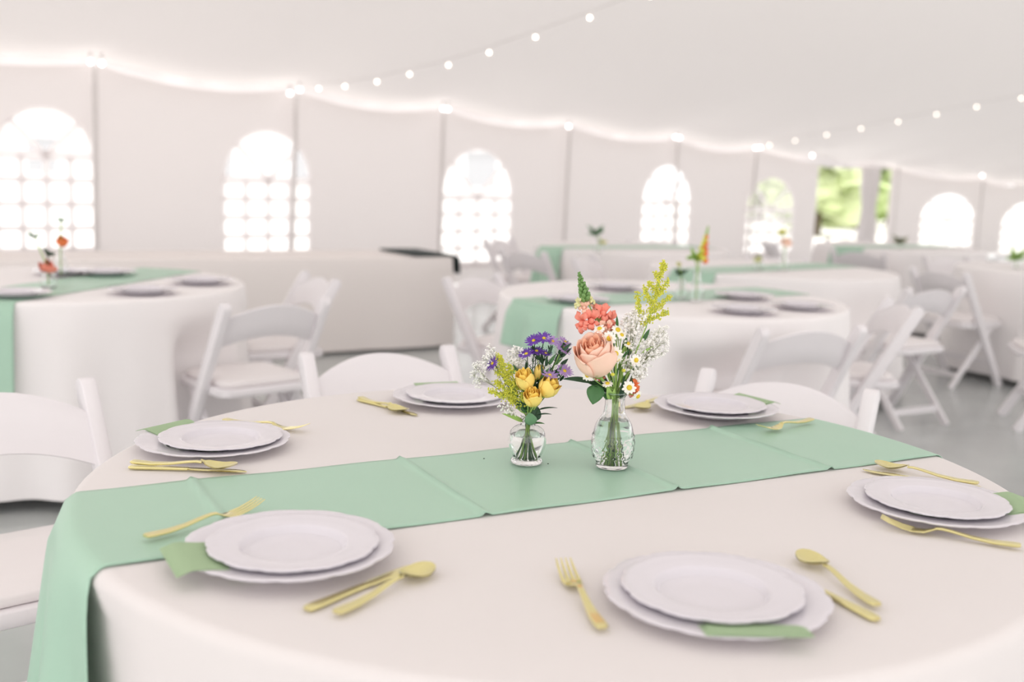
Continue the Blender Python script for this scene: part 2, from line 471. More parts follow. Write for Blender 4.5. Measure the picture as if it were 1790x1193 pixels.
# ------------------------------------------------------------------ outdoors
def tree(px, depth, ht, wd, m, label, seed):
    rnd = random.Random(seed)
    p = at_y(px, 330, depth); p.z = -.1
    root = empty('tree', p); tag(root, label, 'tree', 'trees outside the tent')
    MB().tube([(0, 0, 0), (.1, 0, ht * .3), (.05, .1, ht * .6)], [.22, .17, .08], 8).obj('trunk', MT['bark'], root)
    mb = MB()
    for k in range(760):
        th = rnd.uniform(0, 2 * PI); ph = math.asin(rnd.uniform(-1, 1)); rr = rnd.uniform(.55, 1.05)
        c = Vector((wd * rr * math.cos(ph) * math.cos(th), wd * rr * math.cos(ph) * math.sin(th), ht * .52 + ht * .48 * rr * math.sin(ph)))
        rot = frame_z((rnd.uniform(-1, 1), rnd.uniform(-1, 1), rnd.uniform(-.2, 1)))
        sz = rnd.uniform(.22, .5)
        mb.add([c + rot @ Vector(q) * sz for q in ((1, 0, 0), (.3, .6, .2), (-.8, .5, 0), (-1, -.2, .15), (-.2, -.8, 0), (.7, -.5, .1))], [(0, 1, 2, 3, 4, 5)])
    for k in range(20):
        th = rnd.uniform(0, 2 * PI); rr = rnd.uniform(0, .6)
        mb.blob((wd * rr * math.cos(th), wd * rr * math.sin(th), ht * rnd.uniform(.15, .85)), wd * rnd.uniform(.25, .45), nu=10, nv=6)
    mb.obj('crown', m, root, smooth=False)
tl = [(1428, 33, 6.5, 1.8, 'fol2'), (1500, 40, 6.5, 2.0, 'fol'), (1560, 47, 8.0, 2.2, 'fol2'), (1450, 56, 10, 3.0, 'fol2'), (1530, 66, 12, 3.4, 'fol'), (1330, 50, 8.0, 2.4, 'fol2')]
for k, t in enumerate(tl):
    tree(t[0], t[1], t[2], t[3], MT[t[4]], 'broad leafy tree outside, seen through the open tent doorway', 100 + k)

# pale building outside the windows
bp = at_y(420, 320, 34); bp.z = -.1
br = empty('outbuilding', bp); tag(br, 'long pale building outside the arched windows', 'building')
MB().box((0, 0, 1.5), (12, 2.5, 1.5)).obj('wall', MT['building'], br, smooth=False)
MB().add([(-12.4, -3, 3), (12.4, -3, 3), (12.4, 3, 3), (-12.4, 3, 3), (-12.4, 0, 4.3), (12.4, 0, 4.3)], [(0, 1, 5, 4), (2, 3, 4, 5), (0, 4, 3), (1, 2, 5), (0, 3, 2, 1)]).obj('roof', MT['bear'], br, smooth=False)
for k in range(9):
    x = -10.4 + 2.6 * k
    wob = MB().box((x, -2.52, 1.65), (.55, .03, .6)).obj('window', MT['bear'], br, smooth=False)
    MB().box((x, -2.56, 1.65), (.45, .02, .5)).obj('pane', MT['bwin'], wob, smooth=False)

# ------------------------------------------------------------------ table linen
TC = Vector((.0846, 1.7103, 0)); TR = .76; RD = 28.4
def fold(th, seed):
    return math.cos(13 * th + seed + .5 * math.sin(3 * th)) * .55 + math.cos(21 * th + 2.3 * seed) * .35 + math.cos(7 * th - seed) * .25
def drape_r(R, d, th, seed, amp=1):
    """radius of the hanging cloth at drop d"""
    return R + .006 + .012 * d + amp * (.012 + .060 * d) * d ** .35 * (.5 + fold(th, seed) * .55) * min(1, d / .05)
SEATS = {}
def sdent(c, th, r, d):
    for (m_, f) in SEATS.get((round(c[0], 3), round(c[1], 3)), ()):
        if (Vector(c[:2]) - m_).normalized().dot(f) < .8: continue
        o = Vector((m_[0] + f.x * .235, m_[1] + f.y * .235)); e = Vector((math.cos(th), math.sin(th))); ef = e.dot(f)
        if ef > -.5: continue
        cc = Vector((c[0], c[1])); lim = ((cc - o).dot(f) - .25) / (-ef)
        lim = max(lim, TR - .22)
        if lim >= r: continue
        xl = abs((cc + e * lim - o).dot(Vector((-f.y, f.x))))
        w = 1 - min(1, max(0, (xl - .235) / .10)); w = w * w * (3 - 2 * w)
        k = min(1, max(0, (d - .06) / .20)); k = k * k * (3 - 2 * k)
        r += (lim - r) * w * k
    if abs(c[0] - TC.x) < .001:      # the runner presses the cloth flat where it hangs
        for a_ in (RD, RD + 180):
            q = (th - math.radians(a_) + PI) % (2 * PI) - PI; w = 1 - min(1, max(0, (abs(q) - .25) / .16)); w = w * w * (3 - 2 * w)
            r += (TR - .004 - .05 * d - r) * w * min(1, d / .04)
    return r
def round_cloth(c, R, h, hem, seed, name='tablecloth', amp=1, n=224, m='cloth'):
    mb = MB(); rings = []
    for k in range(1, 9): rings.append(('t', R * k / 8 * .985))
    for k in range(1, 5): rings.append(('c', k / 4))
    nd = 16
    for k in range(1, nd + 1): rings.append(('d', (h - .018 - hem) * k / nd))
    V = [(c[0], c[1], h)]; F = []
    for (ty, q) in rings:
        for i in range(n):
            th = 2 * PI * i / n
            if ty == 't': r, z = q, h
            elif ty == 'c': a = q * PI / 2; r, z = R * .985 + (R * .015 + .006) * math.sin(a), h - .018 * (1 - math.cos(a))
            else:
                r = sdent(c, th, drape_r(R, q, th, seed, amp), q); z = h - .018 - q
            V.append((c[0] + r * math.cos(th), c[1] + r * math.sin(th), z))
    for i in range(n): F.append((0, 1 + i, 1 + (i + 1) % n))
    for j in range(len(rings) - 1):
        for i in range(n):
            a = 1 + j * n + i; b = 1 + j * n + (i + 1) % n
            F.append((a, a + n, b + n, b))
    return mb.add(V, F).obj(name, MT[m], ang=70)



T2, T3, T4, T5, T6, T7 = (-1.93, 4.42), (.70, 4.66), (3.92, 7.38), (1.62, 6.62), (.92, 8.35), (3.62, 9.95)
CHAIRS = [
    ((-.376, 2.914), (.50, -.86), 'white folding chair with arched back behind the yellow rose place setting'),
    ((.715, 2.665), (-.52, -.85), 'white folding chair behind the place setting beyond the peach rose'),
    ((-1.135, 2.215), (.66, -.75), 'white folding chair at the end where the runner hangs down'),
    ((-.89, 3.94), (-.68, .73), 'white folding chair at coral-flower table, its back to the rose table'),
    ((-.93, 5.06), (-.85, -.50), 'white folding chair between the coral-flower table and the buffet table'),
    ((1.08, 3.72), (-.38, .93), 'white folding chair at the orange snapdragon table, its back to the rose table'),
    ((1.77, 4.72), (-1, .05), 'white folding chair turned sideways at the orange snapdragon table, concrete behind'),
    ((-.22, 5.35), (.8, -.55), 'white folding chair beside the buffet table, facing the orange snapdragon table'),
    ((2.78, 6.90), (.85, .45), 'white folding chair tucked towards the cloth table out on the bare concrete'),
    ((3.22, 5.66), (-1, .25), 'white folding chair alone on bare concrete, one leg reaching out'),
]
for c_, where_, angs_ in ((T5, 'with the single tall peach flower', (75, 160, 300)), (T6, 'with the grey-green sprig', (75, 150, 225)), (T7, 'before the open doorway', (95, 180, 235, 320)), (T4, 'out on the bare concrete', (110,))):
    for a_ in angs_:
        a_ = math.radians(a_)
        CHAIRS.append(((c_[0] + 1.24 * math.cos(a_), c_[1] + 1.24 * math.sin(a_)), (-math.cos(a_), -math.sin(a_)), 'white folding chair pushed up to the round table ' + where_, 'chairs at the table ' + where_))
for t_ in (tuple(TC), T2, T3, T4, T5, T6, T7):
    SEATS[(round(t_[0], 3), round(t_[1], 3))] = [(Vector(a_[0]), Vector(a_[1]).normalized()) for a_ in CHAIRS if (Vector(a_[0]) - Vector(t_[:2])).length < 1.6]


def runner(c, R, h, dirdeg, width, offs, hang, seed, creases=(), amp=1):
    """strip across a round table, hanging over both ends"""
    a = math.radians(dirdeg); D = Vector((math.cos(a), math.sin(a), 0)); P = Vector((-D.y, D.x, 0))
    nu = 34; lift = .0035
    params = []
    nt = 240
    for k in range(nt + 1): params.append(('t', -1 + 2 * k / nt))
    hl = [hang * k / 26 for k in range(1, 27)]
    seq = [('l', e) for e in reversed(hl)] + params + [('r', e) for e in hl]
    rows = []
    for (ty, q) in seq:
        row = []
        for i in range(nu):
            u = offs + (i / (nu - 1) - .5) * width
            ve = math.sqrt(R * R - u * u)
            if ty == 't':
                v = ve * q; x = Vector(c) + D * v + P * u; z = h + lift
                for cr in creases:
                    z += .0060 * math.exp(-((v - cr) / .005) ** 2)
                z += .0008 * math.sin(v * 23 + u * 9)
                if abs(q) > .985: z -= .004 * ((abs(q) - .985) / .015) ** 2
            else:
                sg = -1 if ty == 'l' else 1
                ex = Vector(c) + D * (sg * ve) + P * u; rad = (ex - Vector(c)); rad.z = 0; th = math.atan2(rad.y, rad.x); rad.normalize()
                rc = .02; al = min(q, rc * PI / 2) / rc
                z = h + lift - rc * (1 - math.cos(al)) - max(0, q - rc * PI / 2); out = rc * math.sin(al)
                dd = max(0, h - .018 - z)
                base = drape_r(R, dd, th, seed, amp) - R if dd > 0 else 0
                w = u / (width / 2)
                pro = .010 + .03 * dd + .085 * dd * math.cos(1.9 * PI * (w + .22)) - max(0, -w * -sg) ** 3 * .02 * min(1, dd * 3)
                sm = .006 + .012 * dd + amp * (.012 + .060 * dd) * dd ** .35 * .75 * min(1, dd / .05) if dd > 0 else 0
                main = abs(c[0] - TC.x) < .001
                if not main: pro = max(.008, pro)
                if main and sg < 0 and w < 0: pro *= 1 - .8 * (-w) ** 1.5
                x = ex + rad * (max(out, 0) * .55 + (sm * .4 if main else max(base, sm)) + pro * min(1, dd / .03)) if dd > 0 else ex + rad * out * .55
                if main: x = x + P * (u * .9 * dd)
                x = Vector((x.x, x.y, 0))
            row.append((x.x, x.y, z))
        rows.append(row)
    mb = MB(); mb.grid(lambda i, j: rows[j][i], nu, len(rows))
    o = mb.obj('table_runner', MT['runner'], ang=80)
    md = o.modifiers.new('thick', 'SOLIDIFY'); md.thickness = .0012; md.offset = 1
    return o


tag(round_cloth(TC, TR, TABLE_H, .03, 1.3, amp=1.6), 'floor-length off-white cloth on the round table with the peach rose vase', 'tablecloth')
def along(p): a = math.radians(RD); return (p[0] - TC.x) * math.cos(a) + (p[1] - TC.y) * math.sin(a)
creases = [along(p) for p in ((-.461, 1.53), (-.098, 1.597), (.2, 1.77), (.489, 1.935))]
tag(runner(TC, TR, TABLE_H, RD, .332, .006, .62, 1.3, creases, amp=1.5), 'mint green satin runner under the two clear glass flower vases', 'table runner')

# ------------------------------------------------------------------ tableware
def plate_mesh(R, seed, rim=.017):
    rnd = random.Random(seed); ph = rnd.uniform(0, 6)
    def mod(r, z, th):
        k = max(0, (r / R - .80) / .20) ** 1.5
        lobes = abs(math.sin(6 * (th + ph))) ** .55 - .6 + .35 * abs(math.sin(18 * (th + ph)))
        return r * (1 + .034 * k * lobes)
    prof = [(.0005, .0030), (.30 * R, .0030), (.565 * R, .0031), (.585 * R, .0042), (.625 * R, .0108), (.645 * R, .0125), (.675 * R, .0133), (.82 * R, .0147), (.93 * R, rim), (.985 * R, rim + .0012), (1.0 * R, rim + .0004),
            (.995 * R, rim - .0012), (.93 * R, rim - .0020), (.70 * R, .0115), (.655 * R, .0105), (.61 * R, .003), (.57 * R, 0), (.0005, 0)]
    return MB().lathe(prof, 144, mod).mesh('plate', MT['plate'], ang=60)
BIG, SMALL = plate_mesh(.130, 1), plate_mesh(.105, 4, .015)


def add_plate(me, name, loc, rz, label, tilt=(0, 0)):
    o = link(name, me); o.location = loc; o.rotation_euler = (tilt[0], tilt[1], rz)
    tag(o, label, 'plate'); return o


def napkin(c, ang, label, ext, w=.13, side=0):
    """folded paper napkin, clamped between the two plates, sticking out along ang"""
    dr = Vector((math.cos(ang), math.sin(ang), 0)); sd_ = Vector((-dr.y, dr.x, 0)); c = Vector(c)
    L0, L1 = -.05, ext
    def hz_(v):                      # follow well, lip and droop
        a = abs(v)
        if a < .071: return .0050
        if a < .088: return .0050 + (a - .071) / .017 * .0087
        if a < .131: return .0137 + (a - .088) / .043 * .0060
        return max(.0050, .0197 - (a - .131) * .30)
    mb = MB(); n = 26
    for lay in range(2):
        top = []; bot = []
        rows = []
        for j in range(n):
            v = L0 + (L1 - L0) * j / (n - 1) - lay * .004 * (j / (n - 1))
            rows.append((v, hz_(v) + lay * .0009 + .0004 * math.sin(j * .9 + lay)))
        off = lay * .006
        rings = [[c + dr * v + sd_ * (-w / 2 + side + off) + Vector((0, 0, z)), c + dr * v + sd_ * (w / 2 + side) + Vector((0, 0, z + .0002)), c + dr * v + sd_ * (w / 2 + side) + Vector((0, 0, z + .0008)), c + dr * v + sd_ * (-w / 2 + side + off) + Vector((0, 0, z + .0006))] for v, z in rows]
        mb.loft(rings)
    return tag(mb.obj('napkin', MT['napkin'], ang=30), label, 'napkin')


def section(x, y0, hw, z, t):
    """rounded flat cross section at x along the piece"""
    k = .35
    return [(x, y0 - hw, z), (x, y0 - hw * .75, z - t * .5), (x, y0 + hw * .75, z - t * .5), (x, y0 + hw, z), (x, y0 + hw * .75, z + t * .5), (x, y0 - hw * .75, z + t * .5)]


def bar_loft(mb, secs): return mb.loft([section(*s_) for s_ in secs])


def handle_secs(L, hl):
    """handle from the end x=0 to the neck x=hl"""
    return [(0, 0, .0050, .0072, .0030), (.003, 0, .0075, .0072, .0042), (.012, 0, .0082, .0066, .0045), (.035, 0, .0072, .0056, .0040), (hl * .55, 0, .0052, .0072, .0036), (hl * .8, 0, .0040, .0115, .0034), (hl * .92, 0, .0036, .0128, .0034), (hl, 0, .0038, .0120, .0032)]
def fork_meshes(L=.186):
    hl = L * .60
    h = bar_loft(MB(), handle_secs(L, hl)).mesh('handle', MT['gold'])
    hd = bar_loft(MB(), [(hl - .002, 0, .0038, .0121, .0030), (hl + .006, 0, .0075, .0085, .0026), (hl + .014, 0, .0112, .0056, .0022), (hl + .026, 0, .0122, .0050, .0020), (hl + .031, 0, .0122, .0054, .0020)]).mesh('head', MT['gold'])
    ts = []
    for k in range(4):
        y = (k - 1.5) * .0066
        ts.append(bar_loft(MB(), [(hl + .028, y, .0026, .0052, .0020), (hl + .044, y * 1.0, .0020, .0075, .0018), (hl + .062, y * .96, .0017, .0125, .0016), (L, y * .92, .0009, .0175, .0010)]).mesh('tine', MT['gold']))
    return [('handle', h), ('head', hd)] + [('tine', t) for t in ts]
def spoon_meshes(L=.176):
    hl = L * .67
    h = bar_loft(MB(), handle_secs(L, hl)).mesh('handle', MT['gold'])
    mb = MB(); bl = L - hl + .002; n = 22; mrows = 9
    def w(u): return .0195 * math.sin(PI * min(1, u * .98 + .06) ** .85) ** .62 if 0 < u < 1 else .004
    def fn(top):
        def g(i, j):
            u = j / (n - 1); v = i / (mrows - 1) * 2 - 1
            ww = max(.0034 if u < .5 else .0012, .0192 * math.sqrt(max(0, 1 - ((u - .54) / .46) ** 2)) ** .95) if u > .10 else .0036
            zc = .0125 - .007 * math.sin(PI * min(1, u * 1.15)) if u < .87 else .0092
            zc = .0120 - .0075 * math.sin(PI * min(.5, u * .9)) + .004 * max(0, u - .55) / .45
            dish = .0048 * (1 - v * v) * math.sin(PI * u)
            return (hl - .002 + bl * u, ww * v, zc + .0045 - dish - (0 if top else .0013))
        return g
    mb.grid(fn(True), mrows, n); mb.grid(fn(False), mrows, n)
    b = mb.mesh('bowl', MT['gold'], ang=75)
    return [('handle', h), ('bowl', b)]
def knife_meshes(L=.192):
    hl = L * .50
    h = bar_loft(MB(), [(0, 0, .0050, .0040, .0030), (.003, 0, .0074, .0040, .0045), (.014, 0, .0080, .0040, .0050), (hl * .6, 0, .0058, .0040, .0044), (hl * .95, 0, .0050, .0040, .0042), (hl, 0, .0052, .0040, .0040)]).mesh('handle', MT['gold'])
    b = bar_loft(MB(), [(hl - .001, 0, .0050, .0040, .0030), (hl + .008, .001, .0080, .0038, .0018), (hl + .05, .001, .0088, .0036, .0014), (L - .02, .0006, .0085, .0034, .0013), (L - .006, -.0015, .0055, .0034, .0012), (L, -.004, .0015, .0034, .0010)]).mesh('blade', MT['gold'])
    return [('handle', h), ('blade', b)]
KIND = {'fork': fork_meshes(), 'spoon': spoon_meshes(), 'knife': knife_meshes()}


def cutlery(kind, a, b, label, z=TABLE_H, roll=0, pitch=0, mid=True):
    """a = handle end pixel, b = tip pixel; real length kept, centred on the pair"""
    p = at_z(a[0], a[1], z + .007); q = at_z(b[0], b[1], z + (.016 if kind == 'fork' else .012 if kind == 'spoon' else .004))
    L = {'fork': .186, 'spoon': .176, 'knife': .192}[kind]
    dv = Vector((q.x - p.x, q.y - p.y, 0)); dv.normalize()
    if mid: p = (p + q) / 2 - dv * L / 2
    root = empty(kind, (p.x, p.y, z + .0005), math.atan2(dv.y, dv.x))
    root.rotation_euler = (roll, pitch, math.atan2(dv.y, dv.x))
    for nm, me in KIND[kind]: link(nm, me, root)
    return tag(root, label, kind)


SET = {  # plate centre x, y; seat angle; description
    'A': (-.2721, 1.2705, -129.0, 'place setting whose napkin overlaps the green runner edge'),
    'B': (.2488, 1.1725, -73.0, 'place setting whose fork lies on plain cloth pointing at the vases'),
    'C': (.6656, 1.5745, -13.2, 'place setting whose spoon points at the runner, beside the bare concrete'),
    'D': (.4436, 2.2163, 54.6, 'place setting behind the peach rose vase, its fork on the runner'),
    'E': (-.1250, 2.2547, 111.1, 'place setting behind the small vase of yellow roses'),
    'F': (-.5211, 1.8064, 171.0, 'place setting on plain cloth opposite the one touching the concrete side'),
}
LAB = {
    'A': 'at the place whose fork lies on the green runner',
    'B': 'at the place whose knife is tucked under the plate rim',
    'C': 'at the place whose spoon tip nearly touches the runner',
    'D': 'at the place behind the peach rose, half over the runner',
    'E': 'at the place behind the yellow roses, before the arched chair back',
    'F': 'at the place with spoon laid over knife along the runner edge',
}
for k, (x, y, an, _) in SET.items():
    zz = TABLE_H + (.0060 if k in 'AD' else .0006)
    add_plate(BIG, 'dinner_plate', (x, y, zz), math.radians(an), 'large scalloped plate ' + LAB[k])
    nx = {'A': (.150, .005), 'B': (.130, .018), 'C': (.158, .0), 'D': (.150, .0), 'E': (.128, 0), 'F': (.152, -.01)}[k]
    na = {'A': 209, 'B': -88, 'C': -3, 'D': 36, 'E': 112, 'F': 150}[k]
    napkin((x, y, zz), math.radians(na), 'sage napkin ' + LAB[k], nx[0], .105 if k != 'B' else .115, nx[1])
    ox, oy = {'A': (.006, -.006), 'B': (-.004, .004), 'C': (0, 0), 'D': (.0, -.0), 'E': (.004, -.002), 'F': (.012, .002)}[k]
    add_plate(SMALL, 'salad_plate', (x + ox, y + oy, zz + .0070), math.radians(an + 20), 'small scalloped plate ' + LAB[k])
zr = TABLE_H + .0058
cutlery('fork', (238, 943), (468, 870), 'gold fork lying across the green runner, its neck against a plate', zr)
cutlery('knife', (535, 1062), (735, 985), 'gold knife beside a spoon, both parallel, near plate half off the runner')
cutlery('spoon', (575, 1078), (762, 980), 'gold spoon beside a knife, near plate half off the runner')
cutlery('fork', (1060, 1108), (980, 972), 'gold fork alone on bare cloth, tines pointing towards the vases')
cutlery('knife', (1530, 1078), (1345, 987), 'gold knife with its blade tucked under the plate rim', TABLE_H)
cutlery('spoon', (1547, 1068), (1392, 955), 'gold spoon above a knife tucked under the plate', TABLE_H + .0005)
cutlery('spoon', (1712, 846), (1528, 806), 'gold spoon with its tip pointing at the runner hem')
cutlery('knife', (1712, 851), (1510, 822), 'gold knife between a plate and the spoon by the runner hem')
cutlery('fork', (1785, 955), (1540, 905), 'gold fork whose handle points off the table towards the concrete')
cutlery('fork', (1420, 733), (1340, 743), 'gold fork lying on the runner behind the peach rose vase', zr, mid=False)
cutlery('knife', (1165, 691), (1095, 712), 'gold knife behind the tall flower vase')
cutlery('spoon', (1172, 695), (1110, 713), 'gold spoon behind the tall flower vase')
cutlery('spoon', (632, 696), (706, 716), 'gold spoon crossed over a knife before the arched chair back')
cutlery('knife', (640, 700), (716, 722), 'gold knife under a crossed spoon before the arched chair back')
cutlery('spoon', (232, 808), (412, 812), 'gold spoon resting on a knife along the runner edge', TABLE_H + .005)
cutlery('knife', (230, 814), (428, 824), 'gold knife under a spoon along the runner edge')
cutlery('fork', (400, 735), (528, 743), 'gold fork half hidden by the plate with spoon over knife')

# ------------------------------------------------------------------ white folding chairs
def capsule(mb, p, q, w, t, n=7, flat_end=True):
    """flat bar from p to q lying in the plane x = const, rounded at p; w wide, t thick in x"""
    p, q = Vector(p), Vector(q); d = (q - p).normalized(); s_ = Vector((1, 0, 0)).cross(d).normalized()
    out = []
    for k in range(n + 1):
        a = PI * k / n; out.append(p + s_ * (math.cos(a) * w / 2) - d * (math.sin(a) * w / 2))
    out += [q - s_ * w / 2, q + s_ * w / 2]
    rings = []
    for (dx, sc) in ((-t / 2, .86), (-t / 2 + .004, 1), (t / 2 - .004, 1), (t / 2, .86)):
        c = sum(out, Vector()) / len(out)
        rings.append([Vector((pp.x + dx, c.y + (pp.y - c.y) * (1 if sc == 1 else 1), pp.z)) + (s_ * (-(pp - p).dot(s_)) * (1 - sc)) for pp in out])
    mb.loft(rings); return mb
def chair_meshes():
    L = []
    for sx in (-1, 1):
        L.append(('stile', capsule(MB(), (sx * .213, -.222, .743), (sx * .213, .20, 0), .050, .034).mesh('stile', MT['resin'], ang=50)))
        L.append(('rear_leg', capsule(MB(), (sx * .183, .115, .415), (sx * .183, -.235, 0), .036, .022).mesh('rear_leg', MT['resin'], ang=50)))
    def rail(z0, z1, arch, bow, y0):
        mb = MB(); n = 15
        def pt(u, z, f):
            x = u * .206; y = y0 - bow * (1 - u * u) - (z - .66) * .45
            return (x, y + f, z)
        rings = []
        for i in range(n):
            u = -1 + 2 * i / (n - 1); a = arch * (1 - u * u)
            zb, zt = z0 + a * .75, z1 + a
            rings.append([pt(u, zb, -.006), pt(u, zb - .003, 0), pt(u, zb, .008), pt(u, (zb + zt) / 2, .009), pt(u, zt - .004, .008), pt(u, zt, 0), pt(u, zt - .004, -.007), pt(u, (zb + zt) / 2, -.008)])
        return mb.loft(rings)
    L.append(('back_rail', rail(.585, .695, .058, .030, -.165).mesh('back_rail', MT['resin'], ang=50)))
    mb = MB()
    def seat(i, j):
        pass
    prof = []
    def rr(hx, hy, r, z, n=6):
        pts = []
        for (cx, cy, a0) in ((hx - r, hy - r, 0), (-hx + r, hy - r, PI / 2), (-hx + r, -hy + r, PI), (hx - r, -hy + r, 3 * PI / 2)):
            for k in range(n + 1):
                a = a0 + PI / 2 * k / n; pts.append((cx + r * math.cos(a), .015 + cy + r * math.sin(a), z))
        return pts
    pad = MB().loft([rr(.176, .176, .04, .432), rr(.182, .182, .045, .437), rr(.182, .182, .045, .450), rr(.172, .172, .045, .458), rr(.10, .10, .04, .462)])
    fr = MB().loft([rr(.196, .196, .05, .398), rr(.200, .200, .05, .402), rr(.200, .200, .05, .428), rr(.196, .196, .05, .4315), rr(.180, .180, .045, .4315)])
    L.append(('seat_frame', fr.mesh('seat_frame', MT['resin'], ang=50)))
    L.append(('seat_pad', pad.mesh('seat_pad', MT['pad'], ang=60)))
    L.append(('front_stretcher', MB().box((0, .105, .165), (.20, .011, .018)).mesh('front_stretcher', MT['resin'], smooth=False)))
    L.append(('rear_stretcher', MB().box((0, -.165, .085), (.172, .010, .016)).mesh('rear_stretcher', MT['resin'], smooth=False)))
    for sx in (-1, 1):
        L.append(('bolt', MB().lathe([(0, 0), (.007, 0), (.006, .003), (0, .004)], 10).mesh('bolt', MT['bolt'])))
    return L
CH = chair_meshes()
nb = 0
def chair(mid, face, label, group=None):
    """mid = point midway between the two stile tips; face = direction the sitter faces"""
    f = Vector((face[0], face[1])).normalized(); rz = math.atan2(f.y, f.x) - PI / 2
    o = empty('folding_chair', (mid[0] + f.x * .235, mid[1] + f.y * .235, 0), rz)
    k = 0
    for nm, me in CH:
        c = link(nm, me, o)
        if nm == 'bolt':
            sx = -1 if k == 0 else 1; k += 1
            c.location = (sx * .226, -.02, .39); c.rotation_euler = (0, sx * PI / 2, 0)
    return tag(o, label, 'chair', group)
for a_ in CHAIRS: chair(*a_)

# ------------------------------------------------------------------ other tables
def back_table(c, seed, rdir, offs, where, hang=.35):
    tag(round_cloth((c[0], c[1], 0), TR, TABLE_H, .05, seed, amp=2.0, n=224, m='cloth_white'), 'floor-length white cloth on the round table ' + where, 'tablecloth')
    tag(runner(Vector((c[0], c[1], 0)), TR, TABLE_H, rdir, .33, offs, hang, seed, amp=2.0), 'mint green runner on the round table ' + where, 'table runner')
back_table(T2, 2.1, 80, -.13, 'with red and orange flowers')
back_table(T3, .4, 36, .0, 'with the orange and green flower spike', .20)
back_table(T4, 3.3, 60, .0, 'out on the bare concrete')
back_table(T5, 4.2, 40, .0, 'with a single peach flower in tall vase')
back_table(T6, 5.6, 30, .0, 'before the wall with a grey-green sprig')
back_table(T7, 6.1, 35, .0, 'before the open doorway')
# plates on the neighbouring tables
for px, py, where in ((352, 497, 'with red and orange flowers'), (268, 517, 'with red and orange flowers'), (22, 521, 'with red and orange flowers'), (112, 481, 'with red and orange flowers'), (185, 482, 'with red and orange flowers'),
                      (1300, 523, 'with the orange and green flower spike'), (1300, 548, 'with the orange and green flower spike'), (1400, 541, 'with the orange and green flower spike'), (1075, 507, 'with the orange and green flower spike'), (1010, 530, 'with the orange and green flower spike')):
    p = at_z(px, py, TABLE_H)
    cc = T2 if 'red' in where else T3
    v = Vector((p.x - cc[0], p.y - cc[1])); 
    if v.length > .60: v *= .60 / v.length
    x, y = cc[0] + v.x, cc[1] + v.y
    o = link('dinner_plate', BIG); o.location = (x, y, TABLE_H + .0060); tag(o, 'large white plate on the table ' + where, 'plate', 'large plates on the table ' + where)
    o = link('salad_plate', SMALL); o.location = (x, y, TABLE_H + .0105); tag(o, 'small white plate stacked on the table ' + where, 'plate', 'small plates on the table ' + where)

# long buffet table under a cloth
E0, E1 = Vector((-3.40, 6.02, 0)), Vector((-.46, 7.76, 0)); ED = (E1 - E0).normalized(); EN = Vector((-ED.y, ED.x, 0)); EL = (E1 - E0).length
def bfn():
    hx, hy, h = EL / 2, .38, .675; c = (E0 + E1) / 2 + EN * hy
    base = []; n = 40; m_ = 12
    for k in range(n): base.append((-hx + 2 * hx * k / n, -hy, 0, -1))
    for k in range(m_): base.append((hx, -hy + 2 * hy * k / m_, 1, 0))
    for k in range(n): base.append((hx - 2 * hx * k / n, hy, 0, 1))
    for k in range(m_): base.append((-hx, hy - 2 * hy * k / m_, -1, 0))
    rings = []
    for (z, fl) in ((h, -.012), (h - .004, -.003), (h - .012, 0), (h * .8, .012), (h * .55, .022), (h * .3, .030), (.02, .038)):
        r = []
        for i, (x, y, nx, ny) in enumerate(base):
            w = fl + (.016 * math.sin(i * .75) + .010 * math.sin(i * 1.9)) * (h - z) if fl > 0 else fl
            p = c + ED * (x + nx * w) + EN * (y + ny * w) + Vector((0, 0, z)); r.append(p)
        rings.append(r)
    mb = MB().loft(rings[::-1], cap=False)
    nn = len(base); mb.f.append(tuple(range((len(rings) - 1) * nn, len(rings) * nn)))
    return mb
tag(bfn().obj('buffet_tablecloth', MT['cloth_warm'], ang=50), 'floor-length cream cloth on the long buffet table by the windows', 'tablecloth')
bk = MB()
def bpt(u, v, z): p = E0 + ED * u + EN * v; return (p.x, p.y, z)
hh_ = .679
rows = [[bpt(EL - .30, v, hh_ + .003), bpt(EL - .15, v, hh_ + .004), bpt(EL + .012, v, hh_ + .003), bpt(EL + .055, v, hh_ - .02), bpt(EL + .062, v, hh_ - .13)] for v in (.01, .16, .35, .52, .66)]
bk.grid(lambda i, j: rows[j][i], 5, 5)
o = bk.obj('folded_cover', MT['black'], ang=70); md = o.modifiers.new('t', 'SOLIDIFY'); md.thickness = .012; md.offset = 1
tag(o, 'black cover folded over the corner of the buffet table', 'cover')

